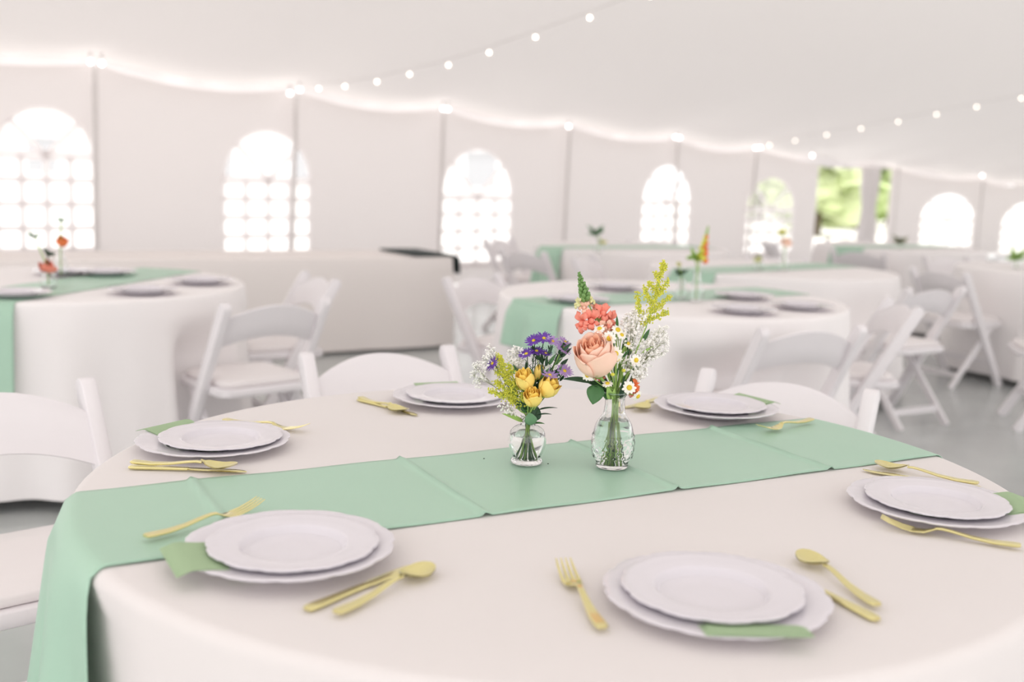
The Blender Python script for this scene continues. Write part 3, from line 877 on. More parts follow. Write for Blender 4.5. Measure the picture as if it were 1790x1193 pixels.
# ------------------------------------------------------------------ flowers
def smooth_path(pts, n=6):
    pts = [Vector(p) for p in pts]
    if len(pts) < 3: return [pts[0].lerp(pts[-1], k / n) for k in range(n + 1)]
    P = [pts[0] * 2 - pts[1]] + pts + [pts[-1] * 2 - pts[-2]]; out = []
    for i in range(1, len(P) - 2):
        for k in range(n):
            t = k / n; a, b, c, e = P[i - 1], P[i], P[i + 1], P[i + 2]
            out.append(.5 * ((2 * b) + (c - a) * t + (2 * a - 5 * b + 4 * c - e) * t * t + (3 * b - a - 3 * c + e) * t ** 3))
    out.append(pts[-1]); return out
def petal(mb, c, rot, ang, span, r, h, curl=0, base=.35, lean=0, twist=.05, nu=11, nv=9, z0=0, top=.22, wave=0, close=.5):
    def fn(i, j):
        u = i / (nu - 1) * 2 - 1; v = j / (nv - 1)
        wid = math.sin(PI * min(1, .18 + v * .62)) ** .6 if v < .9 else math.sin(PI * .738) ** .6 * (1 - .25 * (v - .9) / .1)
        th = ang + u * span * wid
        rad = r * (base + (1 - base) * math.sin(PI * .5 * min(1, v * 1.7)) ** .8) * (1 - close * max(0, v - .5) ** 1.5) * (1 + twist * u) + curl * max(0, v - .62) ** 2 * 4 + lean * v
        z = z0 + h * v * (1 - top * u * u * v) - abs(curl) * .9 * max(0, v - .75) ** 2 * 6 + wave * math.sin(u * 5 + ang) * v * v
        p = Vector((rad * math.cos(th), rad * math.sin(th), z))
        return c + rot @ p
    mb.grid(fn, nu, nv); return mb
def leaf(mb, base, tip, w, nrm, droop=.1, n=9, rnd=.5):
    base, tip, nrm = Vector(base), Vector(tip), Vector(nrm); d = tip - base; L = d.length; d.normalize()
    s_ = d.cross(nrm).normalized(); u_ = s_.cross(d).normalized()
    def fn(i, j):
        v = j / (n - 1); ww = w / 2 * (math.sin(PI * v ** rnd) ** .8 if 0 < v < 1 else 0.02)
        x = (i - 2) / 2
        return base + d * L * v + s_ * ww * x + u_ * (abs(x) * ww * .25 - droop * L * (v - .4) ** 2 * 1.0)
    mb.grid(fn, 5, n); return mb
def thick(o, t=.0005):
    md = o.modifiers.new('t', 'SOLIDIFY'); md.thickness = t; md.offset = 0; return o


ZB = TABLE_H + .0058
V1, V2 = Vector((.0320, 1.754, ZB)), Vector((.1783, 1.747, ZB))
def pix(v, px, py, dy=0): return at_y(px, py, v.y + dy)
M1, M2 = V1 + Vector((0, 0, .083)), V2 + Vector((0, 0, .130))
sr = random.Random(3)
def stem_pts(v, m, target, inner, mouth, bend=.0):
    a = sr.uniform(0, 2 * PI); rb = inner * sr.uniform(.3, 1)
    b = v + Vector((rb * math.cos(a), rb * math.sin(a) * .7, .006))
    t = Vector(target); md = m + Vector(((t.x - m.x) * .16, (t.y - m.y) * .16, 0))
    off = Vector((md.x - m.x, md.y - m.y, 0))
    if off.length > mouth: md = m + off.normalized() * mouth
    nk = Vector((md.x * .7 + m.x * .3, md.y * .7 + m.y * .3, m.z - .022))
    mid = md.lerp(t, .55) + Vector((0, 0, bend))
    return smooth_path([b, nk, md, mid, t], 5)
def stem1(t, bend=0): return stem_pts(V1, M1, t, .016, .0045, bend)
def stem2(t, bend=0): return stem_pts(V2, M2, t, .019, .0095, bend)
def add_stem(root, pts, r, m='stem', n=6): return MB().tube(pts, [r] * len(pts), n).obj('stem', MT[m], root)
def froot(name, label, cat='flower', group=None):
    return tag(empty(name), label, cat, group)

# vases
def vase(v, outer, wall_t, label, relief, water_z, base_t, n=120):
    root = empty('glass_vase', v); tag(root, label, 'vase')
    inner = []
    for (r, z) in outer:
        if z >= base_t: inner.append((max(.002, r - wall_t), z))
    prof = [(.0004, 0)] + outer + [(outer[-1][0] - wall_t * .5, outer[-1][1] + .0008)] + inner[::-1] + [(.0004, base_t)]
    # densify
    P = []
    for a, b in zip(prof[:-1], prof[1:]):
        k = max(1, int(abs(b[1] - a[1]) / .0015))
        for i in range(k): P.append((a[0] + (b[0] - a[0]) * i / k, a[1] + (b[1] - a[1]) * i / k))
    P.append(prof[-1])
    no = None
    mx = max(range(len(P)), key=lambda i: P[i][1])
    mb = MB(); rings = []
    for i, (r, z) in enumerate(P):
        ring = []
        for k in range(n):
            th = 2 * PI * k / n; rr = r + (relief(th, z) if i < mx and r > .006 else 0)
            ring.append((rr * math.cos(th), rr * math.sin(th), z))
        rings.append(ring)
    mb.loft(rings); mb.obj('body', MT['glass'], root, ang=55)
    wi = [(max(.002, r - .0004), z) for r, z in inner if z < water_z]
    if water_z:
        wp = [(.0004, base_t + .0004)] + [(r, max(z, base_t + .0006)) for r, z in wi] + [(wi[-1][0], water_z), (.0004, water_z)]
        MB().lathe(wp, 48).obj('water', MT['water'], root)
    return root
def dense(pts, n=5):
    o = smooth_path([Vector((p[0], 0, p[1])) for p in pts], n); return [(p.x, p.z) for p in o]
o1 = dense([(.024, .0002), (.0262, .0015), (.0265, .0055), (.0242, .0115), (.0285, .021), (.0322, .034), (.0325, .043), (.0295, .055), (.0215, .0635), (.0130, .0680), (.0118, .0715), (.0128, .0738), (.0118, .0762), (.0128, .0785), (.0120, .0808), (.0132, .0830)], 4)
def rel1(th, z):
    if z < .010: return .0007 * abs(math.sin(9 * th)) 
    if z < .062: return .0006 * (abs(math.sin(4 * th)) - .5)
    return 0
va1 = vase(V1, o1, .0022, 'small round clear glass vase holding yellow roses and purple asters', rel1, .050, .007)
o2 = dense([(.0255, .0002), (.0275, .002), (.0278, .008), (.0292, .0115), (.0335, .019), (.0365, .033), (.0365, .045), (.0342, .062), (.0302, .076), (.0235, .087), (.0187, .0945), (.0168, .108), (.0166, .121), (.0195, .1265), (.0232, .1295)], 4)
def rel2(th, z):
    if .016 < z < .058:
        a = math.sin(7 * th + z * 210); b = math.sin(7 * th - z * 210)
        return .0008 * (max(0, 1 - abs(a) * 2.5) + max(0, 1 - abs(b) * 2.5)) + (.0009 if abs(z - .018) < .0012 or abs(z - .056) < .0012 else 0)
    if z >= .090: return .0005 * abs(math.sin(5 * th))
    return 0
va2 = vase(V2, o2, .0023, 'tall clear glass vase with diamond relief holding the peach rose', rel2, .083, .007)
ring = MB()
ring.grid(lambda i, j: ((.0226 + .0016 * math.cos(2 * PI * j / 9)) * math.cos(2 * PI * i / 60), (.0226 + .0016 * math.cos(2 * PI * j / 9)) * math.sin(2 * PI * i / 60), .1312 + .0013 * math.sin(2 * PI * j / 9)), 60, 10, True)
ring.obj('rim', MT['glass_rim'], va2)

# --- peach garden rose
def rose(name, label, c, axis, R, Hh, layers, mats, stem_fn, sm='stem', sepal=True, sr_=.0022, seed=1):
    root = froot(name, label); rot = frame_z(axis); rnd = random.Random(seed); a0 = rnd.uniform(0, 6)
    for (cnt, rr, hh, span, curl, mi, bs) in layers:
        for k in range(cnt):
            a = a0 + 2 * PI * k / cnt + rnd.uniform(-.15, .15)
            mb = petal(MB(), c, rot, a, span, R * rr, Hh * hh * rnd.uniform(.96, 1.04), curl=R * curl * rnd.uniform(.7, 1.3), base=bs, twist=.07, wave=R * .05)
            thick(mb.obj('petal', MT[mats[mi]], root, ang=80), R * .02)
        a0 += .8
    MB().blob(c + rot @ Vector((0, 0, -R * .05)), R * .30, R * .30, R * .25, 10, 6, rot).obj('calyx', MT['stem'], root)
    if sepal:
        for k in range(5):
            a = 2 * PI * k / 5; b = c + rot @ Vector((R * .25 * math.cos(a), R * .25 * math.sin(a), 0)); t = c + rot @ Vector((R * .85 * math.cos(a), R * .85 * math.sin(a), Hh * .28))
            thick(leaf(MB(), b, t, R * .36, rot @ Vector((math.cos(a), math.sin(a), -.5)), -.1).obj('sepal', MT['stem'], root, ang=80), .0004)
    add_stem(root, stem_fn(c + rot @ Vector((0, 0, -R * .2))), sr_, sm)
    return root
rose('garden_rose', 'large peach garden rose in the tall glass vase', pix(V2, 1046, 652, -.012), (-.22, -.50, .84), .0345, .070,
     [(3, .13, .93, 1.7, 0, 0, .7), (3, .26, .97, 1.6, .01, 0, .6), (4, .40, 1.0, 1.4, .03, 0, .55), (4, .54, 1.0, 1.35, .04, 0, .5), (4, .68, 1.01, 1.3, .06, 1, .45), (4, .84, 1.0, 1.2, .14, 1, .4), (4, 1.0, .94, 1.15, .24, 1, .35)], ('peach', 'peach_l'), stem2, sr_=.0030, seed=5)
# --- yellow spray roses
for k, (px, py, ax, dy, lab) in enumerate(((922, 680, (-.25, -.35, .9), -.012, 'yellow spray rose with tight pointed bloom, topmost of the three'), (950, 691, (.45, -.30, .8), -.010, 'yellow spray rose opening widest, beside the purple asters'), (932, 708, (-.1, -.5, .85), -.020, 'yellow spray rose sitting lowest over the round eucalyptus leaf'))):
    rose('spray_rose', lab, pix(V1, px, py, dy), ax, .0165 if k != 1 else .0185, .037 if k != 2 else .034,
         [(3, .20, 1.0, 1.7, 0, 0, .6), (3, .42, 1.03, 1.5, .05, 0, .5), (3, .66, 1.0, 1.35, .12, 0, .45), (4, .95, .92, 1.15, .22, 1, .4)], ('yellow', 'yellow_l'), stem1, sr_=.0013, seed=20 + k)
rose('rose_bud', 'small yellow rose bud above the open yellow roses', pix(V1, 937, 664, .004), (.25, -.1, .95), .0095, .027, [(3, .4, 1, 1.4, 0, 0, .6), (4, .8, .95, 1.05, .1, 1, .5)], ('yellow', 'yellow_l'), stem1, sr_=.0011, seed=33)

# --- snapdragon
root = froot('snapdragon', 'coral snapdragon spike with green tip in the tall glass vase')
tip = pix(V2, 1012, 478, .004)
path = smooth_path([V2 + Vector((-.006, .004, .008)), M2 + Vector((-.004, .004, -.02)), M2 + Vector((-.006, .003, 0)), pix(V2, 1052, 590, .006), pix(V2, 1026, 524, .005), tip], 6)
MB().tube(path, [.0022 - .0012 * i / len(path) for i in range(len(path))], 6).obj('stem', MT['stem'], root)
rnd = random.Random(8)
for k in range(34):
    f = k / 33; px = 1012 + (1024 - 1012) * f; py = 477 + (524 - 477) * f
    a = k * 2.4; r = .0008 + .0052 * min(1, f * 1.4); sz = .0017 + .0027 * f
    c = pix(V2, px, py, .004) + Vector((r * math.cos(a), r * math.sin(a), 0))
    MB().blob(c, sz, sz, sz * 1.5, 7, 5, frame_z((math.cos(a), math.sin(a), 1.2))).obj('bud', MT['budg'], root)
def floret(px, py, dy, r, m, axis, seed):
    rn = random.Random(seed); c = pix(V2, px, py, dy); rot = frame_z(axis); mb = MB()
    up_ = Vector((0, 0, 1)); side = rot.inverted() @ up_; a0 = math.atan2(side.y, side.x)
    for k, (da, sp, ln, fl) in enumerate(((-.5, .62, 1.25, .9), (.5, .62, 1.25, .9), (PI, .70, .95, .35), (PI - 1.15, .55, .9, .45), (PI + 1.15, .55, .9, .45))):
        a = a0 + da + rn.uniform(-.12, .12)
        def fn(i, j):
            u = i / 8 * 2 - 1; v = j / 7
            th = a + u * sp * (1 - .25 * v)
            rad = r * ln * (.20 + .80 * v ** 1.6) * (1 - .22 * u * u * v) + r * .06 * math.sin(5 * u + seed + k) * v
            z = -r * .9 + r * 1.5 * math.sin(PI * .5 * v) * (1 - .25 * v) - r * (1 - fl) * .9 * max(0, v - .5) ** 2 * 3 + r * .07 * math.cos(6 * u + k) * v
            return c + rot @ Vector((rad * math.cos(th), rad * math.sin(th), z))
        mb.grid(fn, 9, 8)
    mb.blob(c + rot @ Vector((0, 0, -r * .3)), r * .34, r * .34, r * .6, 8, 6, rot)
    thick(mb.obj('floret', MT[m], root, ang=80), .0004)
for k, a in enumerate(((1009, 531, -.004, .0095, 'cream', (-.8, -.4, .5)), (1035, 525, .004, .0090, 'cream', (.6, -.3, .8)), (1021, 538, -.006, .0110, 'coral_l', (-.1, -.7, .7)), (1041, 541, .008, .0100, 'coral_l', (.2, -.5, .8)),
                       (1016, 566, -.006, .0175, 'coral', (-.75, -.6, .15)), (1034, 561, -.012, .0165, 'coral', (.1, -.9, .3)), (1055, 548, .002, .0175, 'coral', (.15, -.6, .75)), (1070, 563, .002, .0165, 'coral', (.75, -.6, .2)), (1058, 574, -.006, .0130, 'coral_l', (.2, -.9, -.1)))):
    floret(*a, seed=k * 3 + 1)
root = froot('coral_blossom', 'orange red blossom low at the rim of the tall vase')
floret(1112, 676, -.004, .013, 'orange', (.7, -.5, .3), 91); floret(1106, 688, .0, .010, 'coral', (.6, -.5, -.3), 93)
add_stem(root, stem2(pix(V2, 1108, 682, .0)), .0014)
root = froot('red_blossom', 'dark red blossom half hidden under the peach rose')
floret(1047, 660, .006, .013, 'coral', (-.2, -.4, -.3), 95); add_stem(root, stem2(pix(V2, 1048, 660, .010)), .0014)

# --- goldenrod
def goldenrod(v, label, branches, n_per_px, spread, stem_fn, start, sz=(.0009, .0019), seed=1, stem_m='stem'):
    root = froot('goldenrod_sprig', label, 'flower'); rn = random.Random(seed)
    p0 = pix(v, *start)
    add_stem(root, stem_fn(p0), .0012, stem_m)
    st = MB(); fl_ = MB()
    for (pl, sp0, sp1) in branches:
        pts = smooth_path([pix(v, *q) for q in pl], 5); st.tube(pts, [.0007] * len(pts), 5)
        L = sum((pts[i + 1] - pts[i]).length for i in range(len(pts) - 1)) / .00098
        for k in range(int(L * n_per_px)):
            f = rn.uniform(.12, 1.0); i = min(len(pts) - 2, int(f * (len(pts) - 1))); p = pts[i].lerp(pts[i + 1], f * (len(pts) - 1) - i)
            s_ = (sp0 + (sp1 - sp0) * f) * .00098
            q = p + Vector((rn.gauss(0, s_), rn.gauss(0, s_), rn.gauss(0, s_)))
            fl_.octa(q, rn.uniform(*sz))
            if rn.random() < .35: st.tube([p, q], .00025, 3)
    st.obj('branches', MT[stem_m], root); fl_.obj('blossoms', MT['golden'], root, smooth=False, kind='stuff')
    return root
goldenrod(V2, 'tall yellow green goldenrod plume in the tall glass vase', [
    ([(1130, 571), (1140, 540), (1150, 500), (1160, 456)], 5.0, 1.6), ([(1130, 571), (1119, 548), (1114, 513)], 3.4, 2.6), ([(1139, 549), (1156, 532), (1172, 518)], 3.4, 2.2), ([(1134, 560), (1152, 553), (1167, 544)], 2.8, 2.2),
    ([(1146, 520), (1158, 506), (1167, 490)], 3.4, 2.2), ([(1142, 534), (1130, 516), (1127, 502)], 3.6, 2.4), ([(1152, 495), (1148, 482), (1146, 476)], 3, 2), ([(1155, 480), (1162, 470), (1165, 464)], 2.6, 1.6), ([(1148, 512), (1138, 500), (1134, 492)], 3, 2)], 3.6, 1, stem2, (1130, 571, .006), (.0010, .0020), 4)
# leaves near its base
goldenrod(V1, 'yellow green goldenrod sprig leaning out of the small round vase', [
    ([(905, 715), (893, 680), (880, 645), (871, 622)], 5, 3), ([(900, 700), (882, 680), (866, 668)], 4, 2.6), ([(902, 705), (885, 694), (856, 683)], 4.5, 2.4), ([(893, 676), (884, 660), (868, 650)], 4, 3), ([(903, 700), (900, 680), (896, 664)], 5.5, 4.5), ([(905, 715), (912, 700), (916, 690)], 5, 3.5), ([(886, 660), (893, 650), (890, 640)], 3.5, 3)], 4.4, 1.15, stem1, (905, 715, -.004), (.0010, .0021), 6)
# --- baby's breath
def gyps(v, label, hub, clusters, stem_fn, seed, m='stem_br', sz=(.0010, .0019)):
    root = froot('babys_breath_sprig', label, 'flower'); rn = random.Random(seed); h = pix(v, *hub)
    add_stem(root, stem_fn(h), .0007, m, 5)
    st = MB(); bl = MB()
    for (cx, cy, dy, rx, ry, n) in clusters:
        cpt = pix(v, cx, cy, dy); nodes = []
        for k in range(max(4, n // 9)):
            a = rn.uniform(0, 2 * PI); q = math.sqrt(rn.random()) * .75
            nodes.append(pix(v, cx + rx * q * math.cos(a), cy + ry * q * math.sin(a), dy + rn.uniform(-.018, .018)))
        for nd in nodes:
            j = h.lerp(cpt, rn.uniform(.35, .6)); pp = smooth_path([h, j, j.lerp(nd, .6) + Vector((0, 0, .002)), nd], 4); st.tube(pp, .00024, 4)
        for k in range(n):
            a = rn.uniform(0, 2 * PI); q = math.sqrt(rn.random())
            p = pix(v, cx + rx * q * math.cos(a), cy + ry * q * math.sin(a), dy + rn.uniform(-.022, .022))
            nd = min(nodes, key=lambda t: (t - p).length); st.tube([nd, p], .00012, 3)
            s_ = rn.uniform(*sz)
            for _ in range(2): bl.octa(p + Vector((rn.uniform(-1, 1), rn.uniform(-1, 1), rn.uniform(-1, 1))) * s_ * .7, s_)
    st.obj('branches', MT[m], root, smooth=False); bl.obj('blossoms', MT['gyps'], root, smooth=False, kind='stuff')
gyps(V1, 'airy baby\'s breath spray beside the small vase, leaning out past the goldenrod', (896, 700, .0), [(836, 655, 0, 14, 24, 90), (852, 628, .004, 11, 16, 50), (857, 612, .004, 8, 10, 30)], stem1, 11)
gyps(V1, 'baby\'s breath tuft between goldenrod and purple asters', (912, 690, .012), [(902, 622, .014, 17, 17, 110), (905, 642, .012, 14, 14, 60)], stem1, 12)
gyps(V1, 'short baby\'s breath twig low over the rim of the small vase', (912, 735, -.006), [(884, 712, -.006, 14, 9, 40), (893, 722, -.006, 9, 8, 20)], stem1, 13)
gyps(V2, 'dense baby\'s breath spray under the goldenrod plume', (1095, 660, .004), [(1108, 562, .006, 22, 22, 150), (1098, 586, .008, 16, 16, 60), (1112, 600, .012, 14, 20, 50)], stem2, 14, sz=(.0014, .0026))
gyps(V2, 'wide baby\'s breath spray spreading away beside the daisies', (1098, 670, .008), [(1150, 600, .010, 20, 26, 160), (1132, 618, .010, 20, 24, 110), (1160, 578, .010, 10, 12, 30)], stem2, 15, sz=(.0014, .0024))
gyps(V2, 'baby\'s breath cluster low among the daisies', (1092, 680, -.002), [(1116, 650, -.002, 15, 17, 110), (1101, 640, 0, 12, 14, 60)], stem2, 16, sz=(.0014, .0026))

# --- daisies and asters
def head(root, c, nrm, R, n, pm, cm, rc, wd, droop, seed, dome=.5):
    rn = random.Random(seed); rot = frame_z(nrm); mb = MB()
    for k in range(n):
        a = 2 * PI * k / n + rn.uniform(-.1, .1); L = R * rn.uniform(.88, 1.08); dz = rn.uniform(-.12, .12) * R
        def fn(i, j):
            v = j / 4; x = rc * .6 + (L - rc * .6) * v; y = (i - 1) * wd / 2 * (math.sin(PI * (.12 + .80 * v)) ** .7)
            z = droop * R * v * v + dz * v + (.05 * R if i == 1 else 0)
            return c + rot @ Vector((x * math.cos(a) - y * math.sin(a), x * math.sin(a) + y * math.cos(a), z))
        mb.grid(fn, 3, 5)
    mb.obj('petals', MT[pm], root, smooth=True, ang=80)
    MB().blob(c + rot @ Vector((0, 0, rc * .15)), rc, rc, rc * dome, 12, 6, rot).obj('disc', MT[cm], root)
for k, (px, py, dy, R, nr) in enumerate(((1065, 592, -.030, .0100, (.0, -1, .25)), (1076, 619, -.030, .0105, (.05, -1, .2)), (1112, 630, -.016, .0088, (.35, -1, .1)), (1080, 577, -.010, .0092, (.25, -.8, .6)), (1048, 575, -.022, .0085, (-.3, -.6, .8)), (1087, 586, -.014, .0075, (.3, -.6, .7)), (1058, 642, -.040, .0085, (.1, -.5, .85)), (1027, 656, -.030, .0095, (-.5, -.8, .1)), (1100, 678, -.022, .0100, (.1, -1, .15)), (1115, 693, -.012, .0090, (.5, -.5, -.3)), (1098, 601, .0, .0075, (.3, -.7, .6)), (1062, 671, -.030, .0080, (-.1, -.4, .9)), (1079, 629, -.028, .0078, (.1, -.8, -.5)))):
    root = froot('daisy', 'small white daisy with yellow centre in the tall vase bouquet', group='daisies in the tall vase')
    c = pix(V2, px, py, dy); n_ = Vector(nr).normalized()
    pp_ = stem2(c - n_ * .003); add_stem(root, pp_ if k in (1, 8) else pp_[7:], .0008, 'stem', 5)
    R *= 1.2; head(root, c, nr, R, 11, 'white_p', 'disc', R * .40, R * .46, -.12, k, .6)
for k, (px, py, dy) in enumerate(((1071, 655, -.032), (1090, 648, -.02))):
    root = froot('daisy_bud', 'round yellow green daisy bud on a curved stem', group='daisy buds in the tall vase')
    c = pix(V2, px, py, dy); MB().blob(c, .0036, .0036, .003, 10, 6).obj('bud', MT['golden'], root); add_stem(root, stem2(c), .0007, 'stem', 5)
for k, (px, py, dy, R, nr, pm) in enumerate(((933, 596, .004, .0135, (-.25, -.5, .9), 'purple'), (951, 592, .006, .0140, (.1, -.45, .9), 'purple'), (920, 619, -.004, .0130, (-.3, -.4, .9), 'purple'), (938, 614, .006, .0120, (.0, -.4, .9), 'purple'), (954, 618, .004, .0100, (.2, -.3, .9), 'purple'), (966, 597, .004, .0120, (.3, -.5, .85), 'lilac'), (985, 609, .0, .0130, (.5, -.5, .75), 'lilac'), (988, 598, .006, .0110, (.5, -.2, .85), 'lilac'), (987, 649, -.006, .0135, (.35, -.6, .75), 'lilac'), (961, 656, -.012, .0130, (.1, -.35, .95), 'lilac'), (861, 636, -.002, .0120, (-.7, -.5, .5), 'purple'))):
    root = froot('aster', ('deep purple' if pm == 'purple' else 'pale lilac') + ' aster in the small vase with yellow roses', group=('purple' if pm == 'purple' else 'lilac') + ' asters in the small vase')
    c = pix(V1, px, py, dy); n_ = Vector(nr).normalized()
    pts = stem1(c - n_ * .007, .0); add_stem(root, pts, .0009, 'stem_d', 5)
    MB().lathe([(.0006, -.0075), (.0022, -.005), (.0026, -.001), (.0008, 0)], 8).obj('calyx', MT['stem_d'], root)
    cal = [x for x in root.children if x.name.startswith('calyx')][-1]; cal.location = c; cal.rotation_euler = n_.to_track_quat('Z', 'Y').to_euler()
    R *= 1.15; head(root, c, nr, R, 24, pm, 'disc', R * .22, R * .22, .10, 50 + k, .6)
    if px > 900:
        lv = MB(); rn = random.Random(70 + k)
        for j in range(34):
            i = rn.randrange(len(pts) * 3 // 5, len(pts)); p = pts[i]; a = rn.uniform(0, 2 * PI)
            leaf(lv, p, p + Vector((.0105 * math.cos(a), .0105 * math.sin(a) * .7, .0085)), .0022, (0, 0, 1), -.1, 4)
        lv.obj('needle_leaves', MT['leaf_d'], root)

# --- foliage
def leafy(name, label, v, stem_fn, start, leaves, m, stem_m='stem_d'):
    root = froot(name, label, 'leaf sprig')
    s_ = pix(v, *start); add_stem(root, stem_fn(s_), .0010, stem_m, 5)
    for (a, b, w, nrm, mm, rd) in leaves:
        A_, B_ = pix(v, *a), pix(v, *b)
        o = leaf(MB(), A_, B_, w, nrm, .25, 11, rd).obj('leaf', MT[mm or m], root, ang=80); thick(o, .0004)
        if (A_ - s_).length > .004: MB().tube([s_, A_], .0005, 4).obj('leaf_stalk', MT[stem_m], root)
leafy('eucalyptus_sprig', 'rounded green eucalyptus leaves at the mouth of the small vase', V1, stem1, (930, 728, -.010), [((930, 744, -.018), (925, 722, -.022), .0215, (0, -1, .1), 'euca', .85), ((932, 736, -.006), (941, 712, -.002), .020, (.1, -1, .1), 'leaf_d', .8)], 'euca')
leafy('willow_leaf_sprig', 'narrow dark leaves sticking out over the rim of the small vase', V1, stem1, (936, 726, -.004), [((941, 716, -.008), (974, 711, -.010), .0055, (0, -.3, 1), 'leaf_d', .6), ((941, 725, -.006), (964, 723, -.010), .005, (0, -.3, 1), 'leaf_d', .6), ((934, 740, -.012), (952, 740, -.018), .005, (0, -.5, 1), 'leaf', .6), ((915, 737, -.008), (878, 722, -.012), .0085, (.2, -.8, .6), 'stem', .6)], 'leaf_d')
leafy('rose_leaf_sprig', 'serrated green rose leaves drooping below the peach rose', V2, stem2, (1055, 680, -.008), [((1044, 673, -.014), (1036, 707, -.026), .030, (-.1, -1, .25), 'leaf', .75), ((1036, 668, -.010), (984, 660, -.014), .012, (.0, -.6, .8), 'leaf_d', .7), ((1052, 676, -.008), (1028, 668, -.010), .016, (0, -.5, .8), 'leaf_d', .7)], 'leaf')
leafy('filler_foliage_sprig', 'feathery green leaves at the rim of the tall vase', V2, stem2, (1068, 690, -.010), [((1068, 699, -.014), (1062, 676, -.022), .012, (0, -1, .2), 'stem', .6), ((1072, 700, -.016), (1074, 680, -.02), .008, (0, -1, .2), 'stem', .6), ((1062, 699, -.01), (1050, 682, -.02), .006, (0, -1, .3), 'leaf', .6), ((1085, 697, -.01), (1092, 660, -.012), .009, (.2, -1, .1), 'leaf_d', .6), ((1060, 690, .0), (1052, 650, .004), .016, (0, -1, .1), 'leaf_d', .6)], 'leaf')
leafy('aster_foliage_sprig', 'dark green leaves behind the yellow roses in the small vase', V1, stem1, (930, 690, .010), [((930, 700, .008), (908, 668, .004), .014, (0, -1, .2), 'leaf_d', .6), ((936, 700, .010), (955, 664, .006), .012, (0, -1, .2), 'leaf_d', .6), ((925, 715, .002), (912, 690, -.002), .012, (0, -1, .2), 'leaf', .6), ((940, 690, .008), (978, 655, .002), .008, (0, -1, .2), 'leaf_d', .6), ((922, 722, 0), (905, 700, -.004), .010, (0, -1, .3), 'leaf', .6)], 'leaf_d')
rn = random.Random(41)
def filler(v, label, x0, x1, y0, y1, n, mats, stem_fn, start, up):
    root = froot('greenery_sprig', label, 'leaf sprig'); s_ = pix(v, *start); add_stem(root, stem_fn(s_), .0009, 'stem_d', 5)
    for k in range(n):
        f = rn.random(); px = x0 + (x1 - x0) * rn.random(); py = y0 + (y1 - y0) * f; dy = rn.uniform(-.006, .014)
        a = pix(v, px, py, dy); L = rn.uniform(.014, .026); t = a + Vector(((px - start[0]) * .00045 + rn.uniform(-.008, .008), rn.uniform(-.008, .004), L * up))
        thick(leaf(MB(), a, t, rn.uniform(.004, .008), (rn.uniform(-.5, .5), -1, .3), rn.uniform(-.1, .3), 8, .65).obj('leaf', MT[rn.choice(mats)], root, ang=80), .0004)
        MB().tube([s_, s_.lerp(a, .6) + Vector((0, 0, .002)), a], .0004, 4).obj('leaf_stalk', MT['stem'], root)
filler(V2, 'fine green leaves filling the middle of the tall vase bouquet', 1058, 1104, 610, 690, 30, ('stem', 'leaf', 'leaf', 'leaf_d'), stem2, (1078, 690, .004), .9)
filler(V2, 'small leaves up the snapdragon and goldenrod stems', 1042, 1128, 565, 620, 16, ('stem', 'leaf'), stem2, (1085, 640, .012), .9)
filler(V1, 'fine dark leaves filling the middle of the small vase bouquet', 898, 948, 650, 722, 32, ('stem', 'leaf', 'leaf_d', 'leaf_d'), stem1, (925, 728, .004), .9)
filler(V1, 'slim dark leaves among the purple aster stems', 938, 985, 618, 668, 26, ('leaf_d', 'leaf_d', 'leaf'), stem1, (948, 690, .008), .9)
# fallen specks on the runner
for px, py in ((846, 803), (958, 812)):
    p = at_z(px, py, TABLE_H + .005); o = MB().blob((0, 0, .0009), .0016, .0010, .0009, 6, 4).obj('fallen_petal', MT['leaf_d']); o.location = p
    tag(o, 'tiny dark fallen bit of leaf lying on the mint runner', 'leaf', 'fallen bits on the runner')

